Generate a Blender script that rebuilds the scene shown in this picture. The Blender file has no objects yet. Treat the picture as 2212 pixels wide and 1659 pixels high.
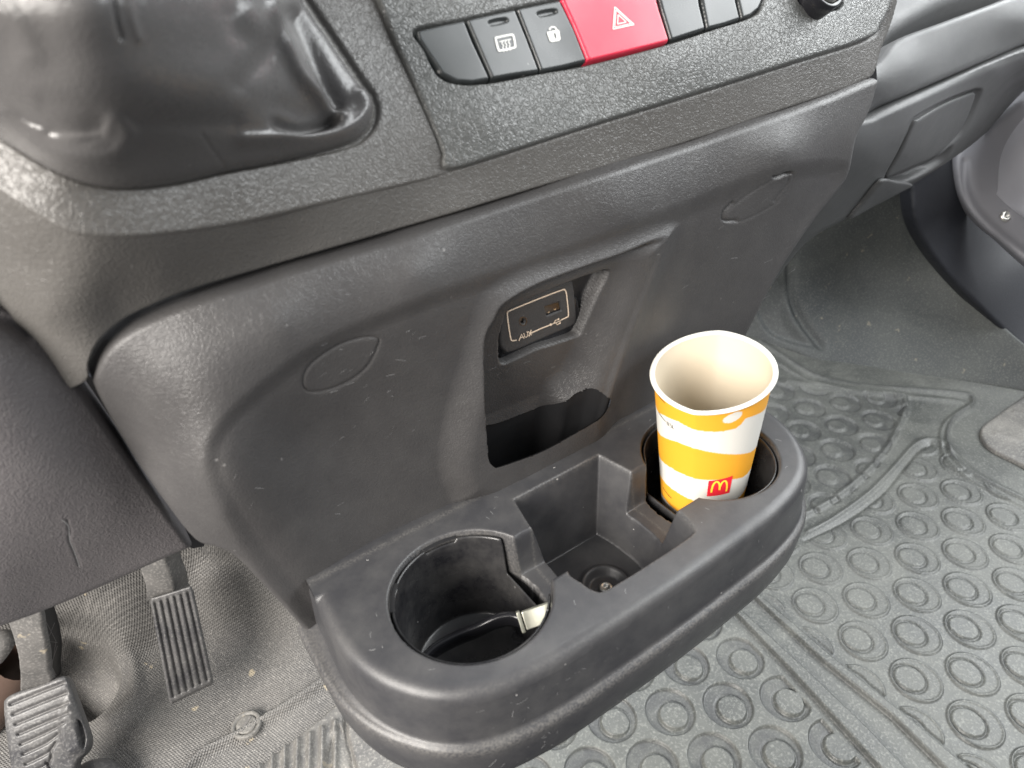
import bpy, math, random
import numpy as np
from mathutils import Matrix, Vector
from mathutils.geometry import tessellate_polygon
random.seed(4); rng = np.random.default_rng(5)
sc = bpy.context.scene
COL = sc.collection
# ------------------------------------------------------------------ camera (metres; x = vehicle right, y = forward, z = up, floor z = 0)
yaw, pit, rol = math.radians(34), math.radians(34.5), math.radians(-2.5)
FWD = np.array([math.sin(yaw)*math.cos(pit), math.cos(yaw)*math.cos(pit), -math.sin(pit)])
r0 = np.array([math.cos(yaw), -math.sin(yaw), 0]); u0 = np.cross(r0, FWD)
RT = math.cos(rol)*r0 + math.sin(rol)*u0; UP = np.cross(RT, FWD)
CAM = np.array([0, 0, .72]); F = 1527.; W2, H2 = 1106., 829.5
cd = bpy.data.cameras.new('camera'); cam = bpy.data.objects.new('camera', cd); COL.objects.link(cam)
m = Matrix.Identity(4)
for i in range(3):
    m[i][0] = RT[i]; m[i][1] = UP[i]; m[i][2] = -FWD[i]; m[i][3] = CAM[i]
cam.matrix_world = m
cd.sensor_width = 36; cd.lens = 36*F/2212; cd.clip_start = .01; cd.clip_end = 50
cd.dof.use_dof = True; cd.dof.focus_distance = .62; cd.dof.aperture_fstop = 9
sc.camera = cam
# ------------------------------------------------------------------ light: daylight through the cab windows
wd = bpy.data.worlds.new('World'); sc.world = wd; wd.use_nodes = True
bg = wd.node_tree.nodes['Background']; bg.inputs[0].default_value = (.92, .95, 1, 1); bg.inputs[1].default_value = .38
def area(name, loc, target, sx, sy, power, col):
    l = bpy.data.lights.new(name, 'AREA'); l.shape = 'RECTANGLE'; l.size = sx; l.size_y = sy; l.energy = power; l.color = col
    o = bpy.data.objects.new(name, l); COL.objects.link(o); o.location = loc
    o.rotation_euler = (Vector(target)-Vector(loc)).to_track_quat('-Z', 'Y').to_euler(); return o
area('windscreen_light', (.35, 1.15, 1.75), (.25, .3, .5), 1.9, .9, 38, (.97, .99, 1))
area('driver_window_light', (-1.0, .02, .98), (.05, .4, .40), .9, .7, 58, (1, .95, .89))
area('passenger_window_light', (1.75, -.2, 1.42), (.55, .3, .3), 2.0, 1.1, 64, (.96, .99, 1))
sc.view_settings.view_transform = 'Standard'; sc.view_settings.look = 'None'
sc.view_settings.exposure = .1; sc.view_settings.gamma = 1
sc.render.engine = 'CYCLES'
# ------------------------------------------------------------------ helpers
def ray(u, v):
    u = np.asarray(u, float); v = np.asarray(v, float)
    return FWD*F + RT*(u-W2)[..., None] + UP*(H2-v)[..., None]
def depth_of(u, v, kind, val):
    d = ray(u, v)
    if kind == 'd': return val
    k = 'xyz'.index(kind); return (val-CAM[k])/d[k]*F
def at(u, v, kind, val):
    return CAM + ray(u, v)*(depth_of(u, v, kind, val)/F)
def to_px(P):
    P = np.asarray(P) - CAM; D = P@FWD
    return np.stack([W2+F*(P@RT)/D, H2-F*(P@UP)/D], -1)
class Surf:
    """real surface: control points (pixel + one world coordinate); plate spline on inverse depth (planes stay planes)"""
    def __init__(s, ctrl, lam=0):
        c = np.array([(u, v) for u, v, k, w in ctrl], float)/1000; s.c = c
        w = np.array([1/depth_of(np.float64(u), np.float64(v), k, q) for u, v, k, q in ctrl])
        n = len(c); K = s.phi(c, c) + lam*np.eye(n); Pm = np.c_[np.ones(n), c]
        A = np.block([[K, Pm], [Pm.T, np.zeros((3, 3))]])
        s.w = np.linalg.lstsq(A, np.r_[w, 0, 0, 0], rcond=None)[0]
    def phi(s, a, b):
        r2 = ((a[:, None]-b[None])**2).sum(-1); return r2*np.log(r2+1e-12)
    def __call__(s, uv, off=0.):
        uv = np.asarray(uv, float).reshape(-1, 2); q = uv/1000
        inv = np.empty(len(q))
        for i in range(0, len(q), 20000):
            inv[i:i+20000] = s.phi(q[i:i+20000], s.c)@s.w[:-3] + s.w[-3] + q[i:i+20000]@s.w[-2:]
        d = ray(uv[:, 0], uv[:, 1]); P = CAM + d/F/inv[:, None]
        if np.any(off):
            dn = d/np.linalg.norm(d, axis=1)[:, None]; P = P - dn*off
        return P
def smooth_line(pts, closed=True, n=8):
    p = np.array(pts, float); N = len(p); out = []
    for i in range(N if closed else N-1):
        a, b, c, d = (p[(i-1) % N], p[i], p[(i+1) % N], p[(i+2) % N]) if closed else (p[max(i-1, 0)], p[i], p[i+1], p[min(i+2, N-1)])
        t = np.arange(n)[:, None]/n
        out.append(.5*((2*b)+(-a+c)*t+(2*a-5*b+4*c-d)*t*t+(-a+3*b-3*c+d)*t**3))
    out = np.vstack(out)
    return out if closed else np.vstack([out, p[-1]])
def dist_poly(Q, poly, closed=True):
    """unsigned distance, nearest point; inside flag"""
    a = poly if closed else poly[:-1]; b = np.roll(poly, -1, 0) if closed else poly[1:]
    best = np.full(len(Q), 1e9); near = np.zeros_like(Q); ins = np.zeros(len(Q), bool)
    for p, q in zip(a, b):
        e = q-p; L = e@e
        t = np.clip(((Q-p)@e)/(L+1e-18), 0, 1); n = p+t[:, None]*e; dd = ((Q-n)**2).sum(1)
        mk = dd < best; best[mk] = dd[mk]; near[mk] = n[mk]
        if closed and p[1] != q[1]:
            c = ((p[1] > Q[:, 1]) != (q[1] > Q[:, 1])) & (Q[:, 0] < (q[0]-p[0])*(Q[:, 1]-p[1])/(q[1]-p[1])+p[0]); ins ^= c
    return np.sqrt(best), near, ins
def sdf(Q, poly):
    out = np.full(len(Q), 1e3*max(np.ptp(poly[:, 0]), np.ptp(poly[:, 1]))); mg = .3*max(np.ptp(poly[:, 0]), np.ptp(poly[:, 1]))+1e-9
    lo = poly.min(0)-mg; hi = poly.max(0)+mg; m_ = ((Q > lo) & (Q < hi)).all(1)
    if m_.any():
        d, _, i = dist_poly(Q[m_], poly); out[m_] = np.where(i, -d, d)
    return out
def sstep(x): x = np.clip(x, 0, 1); return x*x*(3-2*x)
def mesh_obj(name, V, Fc, mat, parent=None, smooth=True):
    me = bpy.data.meshes.new(name); me.from_pydata([tuple(map(float, v)) for v in V], [], [tuple(map(int, f)) for f in Fc])
    if mat: me.materials.append(mat)
    if smooth: me.polygons.foreach_set('use_smooth', [True]*len(me.polygons))
    me.update()
    o = bpy.data.objects.new(name, me); COL.objects.link(o)
    if parent: o.parent = parent
    return o
def grid_clip(poly, step):
    """regular grid inside a polygon with the border snapped to it -> (points, quads/tris, signed distance)"""
    lo = poly.min(0)-2*step; hi = poly.max(0)+2*step
    nx = int((hi[0]-lo[0])/step)+1; ny = int((hi[1]-lo[1])/step)+1
    gx, gy = np.meshgrid(lo[0]+np.arange(nx)*step, lo[1]+np.arange(ny)*step)
    Q = np.stack([gx.ravel(), gy.ravel()], 1); d, near, ins = dist_poly(Q, poly)
    inn = ins.reshape(ny, nx); keep_in = inn & (d.reshape(ny, nx) > step*.35)
    a = keep_in[:-1, :-1] | keep_in[:-1, 1:] | keep_in[1:, :-1] | keep_in[1:, 1:]
    idx = np.arange(nx*ny).reshape(ny, nx)
    f = np.stack([idx[:-1, :-1][a], idx[1:, :-1][a], idx[1:, 1:][a], idx[:-1, 1:][a]], 1)
    mv = ~keep_in.ravel(); Q[mv] = near[mv]; d = np.where(mv, 0, d)
    used = np.unique(f); mp = -np.ones(nx*ny, int); mp[used] = np.arange(len(used))
    return Q[used], mp[f], d[used]
def border_edges(f):
    e = np.vstack([f[:, [0, 1]], f[:, [1, 2]], f[:, [2, 3]], f[:, [3, 0]]]); k = np.sort(e, 1)
    key = k[:, 0]*10**8+k[:, 1]; _, inv, cnt = np.unique(key, return_inverse=True, return_counts=True)
    return e[cnt[inv] == 1]
def sheet(name, outline, surf, mat, parent=None, step=3., feats=(), inward=(0, 1, 0), edge=(0, 0), skirt=.012, off=0., sm=6, post=None, hole=None):
    poly = smooth_line(outline, True, sm) if sm else np.array(outline, float)
    Q, f, d = grid_clip(poly, step)
    if hole is not None:
        hp = smooth_line(hole[0], True, 6); inb = ((Q > hp.min(0)-9) & (Q < hp.max(0)+9)).all(1); ix = np.where(inb)[0]
        dh, nh, ih = dist_poly(Q[ix], hp); sn = dh < step*.62; cen_in = Q[f].mean(1); kill = sdf(cen_in, hp) < 0
        Q[ix[sn]] = nh[sn]
    P = surf(Q, off)
    n = np.array(inward, float); n /= np.linalg.norm(n)
    disp = np.zeros(len(Q))
    for ft in feats: disp += ft(Q)
    if edge[1] > 0:
        t = np.clip(1-d/edge[1], 0, 1); disp += edge[0]*(1-np.sqrt(np.clip(1-t*t, 0, 1)))
    P = P + n*disp[:, None]
    if post is not None: P = post(P, Q)
    be0 = border_edges(f)
    if hole is not None:
        f = f[~kill]
    if skirt:
        be = be0; bv = np.unique(be); mp = {v: len(P)+i for i, v in enumerate(bv)}
        P2 = P[bv]+n*skirt; sk = [(b, a, mp[a], mp[b]) for a, b in be]
        P = np.vstack([P, P2]); f = list(map(tuple, f))+sk
    return mesh_obj(name, P, f, mat, parent)
# relief features (pixels on the surface, depth in metres along the inward direction)
def dent(pts, depth, width, sm=6, mul=None, inner=True):
    poly = smooth_line(pts, True, sm) if sm else np.array(pts, float)
    def fn(Q):
        s = sdf(Q, poly); k = sstep((-s)/width if inner else (width/2-s)/width)*depth
        return k*(mul(Q) if mul else 1)
    return fn
def groove(pts, depth, width, closed=False, sm=6, mul=None):
    poly = smooth_line(pts, closed, sm) if sm else np.array(pts, float)
    def fn(Q):
        out = np.zeros(len(Q)); lo = poly.min(0)-4*width; hi = poly.max(0)+4*width; m_ = ((Q > lo) & (Q < hi)).all(1)
        if m_.any():
            d, _, _ = dist_poly(Q[m_], poly, closed); out[m_] = depth*np.exp(-(d/width)**2)
            if mul: out[m_] *= mul(Q[m_])
        return out
    return fn
def tag(o, label=None, cat=None, group=None, kind=None):
    if label: o['label'] = label
    if cat: o['category'] = cat
    if group: o['group'] = group
    if kind: o['kind'] = kind
    return o
def thing(name, loc, label, cat, group=None):
    o = bpy.data.objects.new(name, None); COL.objects.link(o); o.empty_display_size = .02
    tag(o, label, cat, group); return o        # kept at the origin of the parts' coordinates
def ribbons(name, lines, width, surf, off, mat, parent=None):
    """printed strokes lying on a surface: list of pixel polylines"""
    V = []; Fc = []
    for ln in lines:
        w = width
        if isinstance(ln, tuple): ln, w = ln
        p = np.array(ln, float); t = np.gradient(p, axis=0); t /= np.linalg.norm(t, axis=1)[:, None]+1e-9
        nrm = np.stack([-t[:, 1], t[:, 0]], 1)*w/2; b = len(V); A = surf(p+nrm, off); B = surf(p-nrm, off)
        for i in range(len(p)):
            V += [A[i], B[i]]
            if i: Fc.append((b+2*i-2, b+2*i-1, b+2*i+1, b+2*i))
    return mesh_obj(name, V, Fc, mat, parent, False)
def patches(name, polys, surf, off, mat, parent=None):
    V = []; Fc = []
    for pl in polys:
        b = len(V); P = surf(np.array(pl, float), off); V += list(P)
        for t in tessellate_polygon([[Vector((x, y, 0)) for x, y in pl]]): Fc.append(tuple(b+k for k in t))
    return mesh_obj(name, V, Fc, mat, parent, False)
def loft(name, rings, mat, parent=None, cap=False, smooth=True, closed=True):
    V = []; Fc = []
    for r in rings: V += [tuple(p) for p in r]
    n = len(rings[0])
    for i in range(len(rings)-1):
        for j in range(n if closed else n-1):
            a = i*n+j; b = i*n+(j+1) % n; Fc.append((a, b, b+n, a+n))
    if cap: Fc.append(tuple(range((len(rings)-1)*n, len(rings)*n)))
    return mesh_obj(name, V, Fc, mat, parent, smooth)
def tube(pts, rad, n=10):
    P = np.array(pts, float); T = np.gradient(P, axis=0); T /= np.linalg.norm(T, axis=1)[:, None]; R = []
    rad = np.broadcast_to(rad, len(P))
    for p, t, r in zip(P, T, rad):
        a = np.cross(t, [0, 0, 1.]) if abs(t[2]) < .9 else np.cross(t, [1., 0, 0]); a /= np.linalg.norm(a); b = np.cross(t, a)
        R.append([p+r*(math.cos(q)*a+math.sin(q)*b) for q in np.linspace(0, 2*math.pi, n, endpoint=False)])
    return R
def box_verts(c, ax, ay, az):
    c = np.array(c); V = [c+sx*ax+sy*ay+sz*az for sz in (-1, 1) for sy in (-1, 1) for sx in (-1, 1)]
    return V, [(0, 2, 3, 1), (4, 5, 7, 6), (0, 1, 5, 4), (2, 6, 7, 3), (0, 4, 6, 2), (1, 3, 7, 5)]
def bevel(o, w, seg=2):
    b = o.modifiers.new('bevel', 'BEVEL'); b.width = w; b.segments = seg; b.limit_method = 'ANGLE'; return o
# ------------------------------------------------------------------ materials
def newmat(name):
    mt = bpy.data.materials.new(name); mt.use_nodes = True; nt = mt.node_tree; return mt, nt, nt.nodes['Principled BSDF']
def nd(nt, t, **kw):
    n = nt.nodes.new(t)
    for k, v in kw.items(): setattr(n, k, v)
    return n
def plastic(name, col, rough, grain=260, gd=.0005, gfine=0., dust=.0, dustcol=(.3, .29, .27), spec=.5, fleck=0., coat=0, grain_type='leather', rvar=.1):
    mt, nt, b = newmat(name); L = nt.links.new
    tc = nd(nt, 'ShaderNodeTexCoord'); co = tc.outputs['Object']
    b.inputs['Base Color'].default_value = (*col, 1); b.inputs['Roughness'].default_value = rough; b.inputs['Specular IOR Level'].default_value = spec
    h = None
    if grain:
        n1 = nd(nt, 'ShaderNodeTexNoise'); n1.inputs['Scale'].default_value = grain*.7; n1.inputs['Detail'].default_value = 1; L(co, n1.inputs['Vector'])
        mx = nd(nt, 'ShaderNodeMixRGB'); mx.blend_type = 'LINEAR_LIGHT'; mx.inputs[0].default_value = .006*260/grain; L(co, mx.inputs[1]); L(n1.outputs['Color'], mx.inputs[2])
        if grain_type == 'leather':
            v = nd(nt, 'ShaderNodeTexVoronoi', feature='DISTANCE_TO_EDGE'); v.inputs['Scale'].default_value = grain; L(mx.outputs[0], v.inputs['Vector'])
            mr = nd(nt, 'ShaderNodeMapRange'); mr.inputs[2].default_value = .22; L(v.outputs['Distance'], mr.inputs[0]); hh = mr.outputs[0]
        else:
            v = nd(nt, 'ShaderNodeTexNoise'); v.inputs['Scale'].default_value = grain*1.6; v.inputs['Detail'].default_value = 3; L(co, v.inputs['Vector']); hh = v.outputs['Fac']
        n2 = nd(nt, 'ShaderNodeTexNoise'); n2.inputs['Scale'].default_value = grain*1.1; n2.inputs['Detail'].default_value = 2; L(co, n2.inputs['Vector'])
        ad = nd(nt, 'ShaderNodeMath', operation='ADD'); L(hh, ad.inputs[0]); L(n2.outputs['Fac'], ad.inputs[1])
        bp = nd(nt, 'ShaderNodeBump'); bp.inputs['Distance'].default_value = gd; bp.inputs['Strength'].default_value = 1; L(ad.outputs[0], bp.inputs['Height']); L(bp.outputs[0], b.inputs['Normal'])
    # wear: roughness patches + dust
    n3 = nd(nt, 'ShaderNodeTexNoise'); n3.inputs['Scale'].default_value = 14; n3.inputs['Detail'].default_value = 6; n3.inputs['Roughness'].default_value = .65; L(co, n3.inputs['Vector'])
    mr = nd(nt, 'ShaderNodeMapRange'); mr.inputs[1].default_value = .3; mr.inputs[2].default_value = .7; mr.inputs[3].default_value = rough-rvar; mr.inputs[4].default_value = rough+rvar
    L(n3.outputs['Fac'], mr.inputs[0]); L(mr.outputs[0], b.inputs['Roughness'])
    cur = None
    def mixin(fac, c, prev):
        mm = nd(nt, 'ShaderNodeMixRGB'); L(fac, mm.inputs[0]); mm.inputs[2].default_value = (*c, 1)
        if prev is None: mm.inputs[1].default_value = (*col, 1)
        else: L(prev, mm.inputs[1])
        return mm.outputs[0]
    if dust:
        n4 = nd(nt, 'ShaderNodeTexNoise'); n4.inputs['Scale'].default_value = 32; n4.inputs['Detail'].default_value = 8; n4.inputs['Roughness'].default_value = .7; L(co, n4.inputs['Vector'])
        m4 = nd(nt, 'ShaderNodeMapRange'); m4.inputs[1].default_value = .38; m4.inputs[2].default_value = .75; m4.inputs[4].default_value = dust; L(n4.outputs['Fac'], m4.inputs[0])
        cur = mixin(m4.outputs[0], dustcol, cur)
    if fleck:
        mp = nd(nt, 'ShaderNodeMapping'); mp.inputs['Rotation'].default_value = (.5, .3, .6); mp.inputs['Scale'].default_value = (1, 1, 1); L(co, mp.inputs[0])
        n5 = nd(nt, 'ShaderNodeTexVoronoi', feature='F1'); n5.inputs['Scale'].default_value = 55; n5.inputs['Randomness'].default_value = 1; L(mp.outputs[0], n5.inputs['Vector'])
        lt = nd(nt, 'ShaderNodeMath', operation='LESS_THAN'); lt.inputs[1].default_value = .05; L(n5.outputs['Distance'], lt.inputs[0])
        n6 = nd(nt, 'ShaderNodeTexNoise'); n6.inputs['Scale'].default_value = 300; L(co, n6.inputs['Vector'])
        g6 = nd(nt, 'ShaderNodeMath', operation='GREATER_THAN'); g6.inputs[1].default_value = .5; L(n6.outputs['Fac'], g6.inputs[0])
        ml = nd(nt, 'ShaderNodeMath', operation='MULTIPLY'); L(lt.outputs[0], ml.inputs[0]); L(g6.outputs[0], ml.inputs[1])
        m2 = nd(nt, 'ShaderNodeMath', operation='MULTIPLY'); m2.inputs[1].default_value = fleck; L(ml.outputs[0], m2.inputs[0])
        cur = mixin(m2.outputs[0], (.32, .31, .3), cur)
    if cur is not None: L(cur, b.inputs['Base Color'])
    if coat: b.inputs['Coat Weight'].default_value = coat; b.inputs['Coat Roughness'].default_value = .15
    return mt
def plain(name, col, rough=.5, metal=0, spec=.5):
    mt, nt, b = newmat(name); b.inputs['Base Color'].default_value = (*col, 1); b.inputs['Roughness'].default_value = rough
    b.inputs['Metallic'].default_value = metal; b.inputs['Specular IOR Level'].default_value = spec
    tc = nd(nt, 'ShaderNodeTexCoord'); n = nd(nt, 'ShaderNodeTexNoise'); n.inputs['Scale'].default_value = 90; n.inputs['Detail'].default_value = 5
    nt.links.new(tc.outputs['Object'], n.inputs['Vector']); mr = nd(nt, 'ShaderNodeMapRange'); mr.inputs[3].default_value = max(rough-.08, .03); mr.inputs[4].default_value = rough+.1
    nt.links.new(n.outputs['Fac'], mr.inputs[0]); nt.links.new(mr.outputs[0], b.inputs['Roughness']); return mt
M_panel = plastic('grained_panel_plastic', (.044, .042, .042), .46, 420, .00009, dust=.05, fleck=.35)
M_shroud = plastic('grained_dash_plastic', (.078, .074, .069), .41, 360, .00014, dust=.04, fleck=.15)
M_fascia = plastic('coarse_grained_fascia', (.082, .084, .081), .36, 310, .00023, dust=.06, fleck=.3)
M_gaiter = plastic('worn_leather', (.078, .075, .074), .27, 420, .00006, dust=.03)
M_tray = plastic('fine_grained_tray_plastic', (.034, .034, .037), .42, 1100, .00008, dust=.12, fleck=.9, grain_type='noise')
M_liner = plastic('smooth_black_plastic', (.013, .013, .015), .27, 0, dust=.16, fleck=.7)
M_knee = plastic('knee_panel_plastic', (.092, .085, .087), .52, 380, .00018, dust=.07, fleck=.3)
M_pass = plastic('passenger_dash_plastic', (.068, .069, .070), .45, 560, .00007, dust=.05)
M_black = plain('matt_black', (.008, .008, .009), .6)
M_gloss = plain('glossy_black', (.012, .012, .014), .18)
M_button = plastic('satin_button_plastic', (.030, .034, .035), .3, 0, dust=.05, fleck=.8)
M_red = plastic('red_button_plastic', (.62, .028, .065), .34, 0, dust=.02, fleck=.6)
M_white = plain('printed_white', (.75, .74, .70), .5)
M_cream = plain('printed_orange_white', (.85, .68, .52), .5)
M_metal = plain('dull_metal', (.62, .60, .55), .32, 1)
M_plug = plain('plug_metal', (.66, .66, .56), .35, .8)
M_paper = plain('white_paper', (.66, .64, .58), .55)
M_in = plain('paper_inside', (.54, .47, .36), .65)
M_logo_red = plain('print_red', (.70, .02, .035), .45)
M_logo_yel = plain('print_yellow', (.95, .60, .05), .45)
M_ink = plain('print_black', (.02, .02, .02), .5)
def rubber(name, col, dcol, rough=.45, amt=.55, scale=9, spots=0., bump=.0004, hexk=0):
    mt, nt, b = newmat(name); L = nt.links.new; tc = nd(nt, 'ShaderNodeTexCoord'); co = tc.outputs['Object']
    n = nd(nt, 'ShaderNodeTexNoise'); n.inputs['Scale'].default_value = scale; n.inputs['Detail'].default_value = 9; n.inputs['Roughness'].default_value = .68; n.inputs['Distortion'].default_value = .6; L(co, n.inputs['Vector'])
    mr = nd(nt, 'ShaderNodeMapRange'); mr.inputs[1].default_value = .34; mr.inputs[2].default_value = .68; mr.inputs[4].default_value = amt; L(n.outputs['Fac'], mr.inputs[0])
    mx = nd(nt, 'ShaderNodeMixRGB'); mx.inputs[1].default_value = (*col, 1); mx.inputs[2].default_value = (*dcol, 1); L(mr.outputs[0], mx.inputs[0]); out = mx.outputs[0]
    n2 = nd(nt, 'ShaderNodeTexNoise'); n2.inputs['Scale'].default_value = 420; n2.inputs['Detail'].default_value = 4; L(co, n2.inputs['Vector'])
    m2 = nd(nt, 'ShaderNodeMapRange'); m2.inputs[1].default_value = .5; m2.inputs[2].default_value = .75; m2.inputs[4].default_value = .5; L(n2.outputs['Fac'], m2.inputs[0])
    x2 = nd(nt, 'ShaderNodeMixRGB'); x2.inputs[2].default_value = (*[min(1, c*1.7) for c in dcol], 1); L(m2.outputs[0], x2.inputs[0]); L(out, x2.inputs[1]); out = x2.outputs[0]
    if spots:
        v = nd(nt, 'ShaderNodeTexVoronoi'); v.inputs['Scale'].default_value = 26; n5 = nd(nt, 'ShaderNodeTexNoise'); n5.inputs['Scale'].default_value = 90; L(co, n5.inputs['Vector'])
        q = nd(nt, 'ShaderNodeMixRGB'); q.blend_type = 'LINEAR_LIGHT'; q.inputs[0].default_value = .012; L(co, q.inputs[1]); L(n5.outputs['Color'], q.inputs[2]); L(q.outputs[0], v.inputs['Vector'])
        r = nd(nt, 'ShaderNodeMapRange'); r.inputs[1].default_value = .11; r.inputs[2].default_value = .07; r.inputs[4].default_value = spots; L(v.outputs['Distance'], r.inputs[0])
        x3 = nd(nt, 'ShaderNodeMixRGB'); x3.inputs[2].default_value = (.42, .36, .26, 1); L(r.outputs[0], x3.inputs[0]); L(out, x3.inputs[1]); out = x3.outputs[0]
    L(out, b.inputs['Base Color'])
    rr = nd(nt, 'ShaderNodeMapRange'); rr.inputs[1].default_value = .3; rr.inputs[2].default_value = .7; rr.inputs[3].default_value = rough-.08; rr.inputs[4].default_value = rough+.15; L(n.outputs['Fac'], rr.inputs[0]); L(rr.outputs[0], b.inputs['Roughness'])
    hgt = n2.outputs['Fac']
    if hexk:
        sp = nd(nt, 'ShaderNodeSeparateXYZ'); L(co, sp.inputs[0]); s = None
        for a in (20, 80, 140):
            dt = nd(nt, 'ShaderNodeVectorMath', operation='DOT_PRODUCT'); dt.inputs[1].default_value = (hexk*math.cos(math.radians(a)), hexk*math.sin(math.radians(a)), hexk*.3); L(co, dt.inputs[0])
            cs = nd(nt, 'ShaderNodeMath', operation='COSINE'); L(dt.outputs['Value'], cs.inputs[0])
            if s is None: s = cs.outputs[0]
            else:
                ad = nd(nt, 'ShaderNodeMath', operation='ADD'); L(s, ad.inputs[0]); L(cs.outputs[0], ad.inputs[1]); s = ad.outputs[0]
        ml = nd(nt, 'ShaderNodeMath', operation='MULTIPLY'); ml.inputs[1].default_value = 1.0; L(s, ml.inputs[0])
        ad = nd(nt, 'ShaderNodeMath', operation='ADD'); L(ml.outputs[0], ad.inputs[0]); L(hgt, ad.inputs[1]); hgt = ad.outputs[0]
    bp = nd(nt, 'ShaderNodeBump'); bp.inputs['Distance'].default_value = bump; L(hgt, bp.inputs['Height']); L(bp.outputs[0], b.inputs['Normal'])
    return mt
M_mat = rubber('grey_rubber_mat', (.046, .049, .047), (.140, .143, .130), .42, .65, 10, 0, .0004)
M_mat2 = rubber('dusty_rubber_mat', (.060, .059, .060), (.22, .21, .19), .5, .8, 14, .4, .0005)
M_floor = rubber('studded_floor_rubber', (.105, .102, .099), (.22, .21, .195), .46, .6, 9, .85, .00020, 2600)
M_toe = rubber('footwell_carpet', (.040, .044, .046), (.11, .115, .105), .6, .5, 5, .25, .0004)
M_dark = rubber('dark_trim', (.009, .010, .014), (.016, .017, .022), .5, .4, 6, 0, .0002)
M_pedal = rubber('pedal_rubber', (.038, .038, .042), (.14, .136, .13), .36, .7, 22, 0, .0003)
M_arm = rubber('pedal_arm', (.07, .069, .067), (.19, .18, .17), .5, .7, 20, .5, .0002)
M_step = plastic('step_trim_plastic', (.17, .17, .185), .42, 560, .00007)
M_door = plastic('pale_door_trim', (.50, .50, .54), .45, 600, .0001)
# ================================================================== FLOOR / SETTING
o = mesh_obj('floor', [(-2, -1.5, -.03), (3.2, -1.5, -.03), (3.2, 2.2, -.03), (-2, 2.2, -.03)], [(0, 1, 2, 3)], M_dark); tag(o, kind='structure')
# driver's floor: flat near, rising forward to the bulkhead
SFl = Surf([(-150, 1800, 'z', 0), (200, 1659, 'z', 0), (600, 1480, 'z', 0), (900, 1600, 'z', 0), (430, 1590, 'z', 0), (700, 1400, 'z', .005), (1000, 1700, 'z', 0),
            (560, 1380, 'z', .02), (300, 1550, 'z', .01), (640, 1330, 'z', .04), (480, 1260, 'z', .10), (440, 1190, 'z', .14), (300, 1270, 'z', .12), (270, 1380, 'z', .05), (120, 1400, 'z', .04),
            (330, 1400, 'z', .025), (0, 1450, 'z', .05), (-150, 1450, 'z', .08), (100, 1300, 'z', .14), (500, 1050, 'z', .26), (0, 1100, 'z', .3), (250, 1100, 'z', .25), (800, 1200, 'z', .06)])
fl = sheet('driver_floor', [(-150, 1100), (250, 1060), (520, 1050), (800, 1150), (1050, 1300), (1100, 1600), (1000, 1800), (300, 1850), (-150, 1850)], SFl, M_floor, None, 4,
      [groove([(395, 1680), (440, 1632), (520, 1590), (620, 1530), (740, 1450), (900, 1340)], -.012, 9, sm=6),
       dent([(170, 1335), (215, 1350), (255, 1420), (262, 1480), (225, 1540), (170, 1560), (100, 1480), (110, 1380)], .030, 30),
       groove([(180, 1328), (235, 1350), (285, 1420), (292, 1500), (240, 1560)], -.006, 16),
       groove([(455, 1250), (520, 1240), (600, 1300)], -.004, 25)],
      inward=(0, 0, -1), skirt=0)
tag(fl, kind='structure')
# ================================================================== CENTRE CONSOLE
CON = thing('centre_console', (0, 0, 0), 'black grained plastic van centre console with gear gaiter, switches, socket and double cup holder tray', 'console')
top_gap = [(205, 832), (213, 792), (240, 750), (290, 712), (350, 683), (420, 655), (560, 610), (700, 568), (850, 522), (1000, 474), (1150, 425), (1300, 377), (1500, 312), (1700, 243), (1800, 208), (1895, 171)]
SP = Surf([(205, 832, 'y', .350), (240, 750, 'y', .338), (350, 683, 'y', .329), (560, 610, 'y', .324), (850, 522, 'y', .323), (1150, 425, 'y', .323), (1500, 312, 'y', .323), (1700, 243, 'y', .323), (1895, 171, 'y', .327),
           (330, 860, 'y', .329), (420, 800, 'y', .316), (600, 700, 'y', .312), (900, 595, 'y', .311), (1350, 458, 'y', .311), (1700, 330, 'y', .311), (1840, 300, 'y', .320),
           (470, 900, 'y', .310), (445, 1000, 'y', .311), (485, 1105, 'y', .312), (640, 1285, 'y', .314), (720, 1350, 'y', .313), (650, 950, 'y', .319), (800, 850, 'y', .319), (700, 1100, 'y', .318), (800, 1250, 'y', .315), (1050, 700, 'y', .315), (900, 1050, 'y', .318), (1050, 1000, 'y', .315), (1400, 880, 'y', .315), (1500, 600, 'y', .316),
           (300, 1000, 'y', .360), (365, 1010, 'y', .334), (425, 1172, 'y', .336), (520, 1215, 'y', .322), (600, 1297, 'y', .317), (655, 1358, 'y', .315), (700, 1415, 'y', .314), (250, 920, 'y', .359),
           (1826, 395, 'y', .324), (1771, 475, 'y', .322), (1636, 695, 'y', .320), (1560, 850, 'y', .319), (1600, 600, 'y', .317), (1200, 1300, 'y', .313), (900, 1400, 'y', .313)], 2e-4)
pan_out = top_gap + [(1897, 200), (1880, 250), (1856, 300), (1838, 380), (1805, 430), (1771, 475), (1696, 585), (1636, 695), (1590, 790), (1545, 900), (1480, 1050), (1350, 1180), (1100, 1320), (850, 1440), (740, 1450), (695, 1405), (650, 1355), (595, 1295), (515, 1212), (470, 1188), (425, 1172), (370, 1105), (300, 1005), (240, 905)]
recess = [(430, 1000), (442, 945), (485, 885), (560, 820), (660, 745), (780, 685), (950, 618), (1150, 552), (1350, 480), (1500, 420), (1620, 372), (1720, 345), (1800, 338), (1838, 350), (1835, 400), (1790, 490), (1700, 620), (1600, 800), (1500, 1000), (1200, 1300), (820, 1400), (690, 1392), (600, 1290), (520, 1190), (470, 1110), (440, 1050)]
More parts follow.
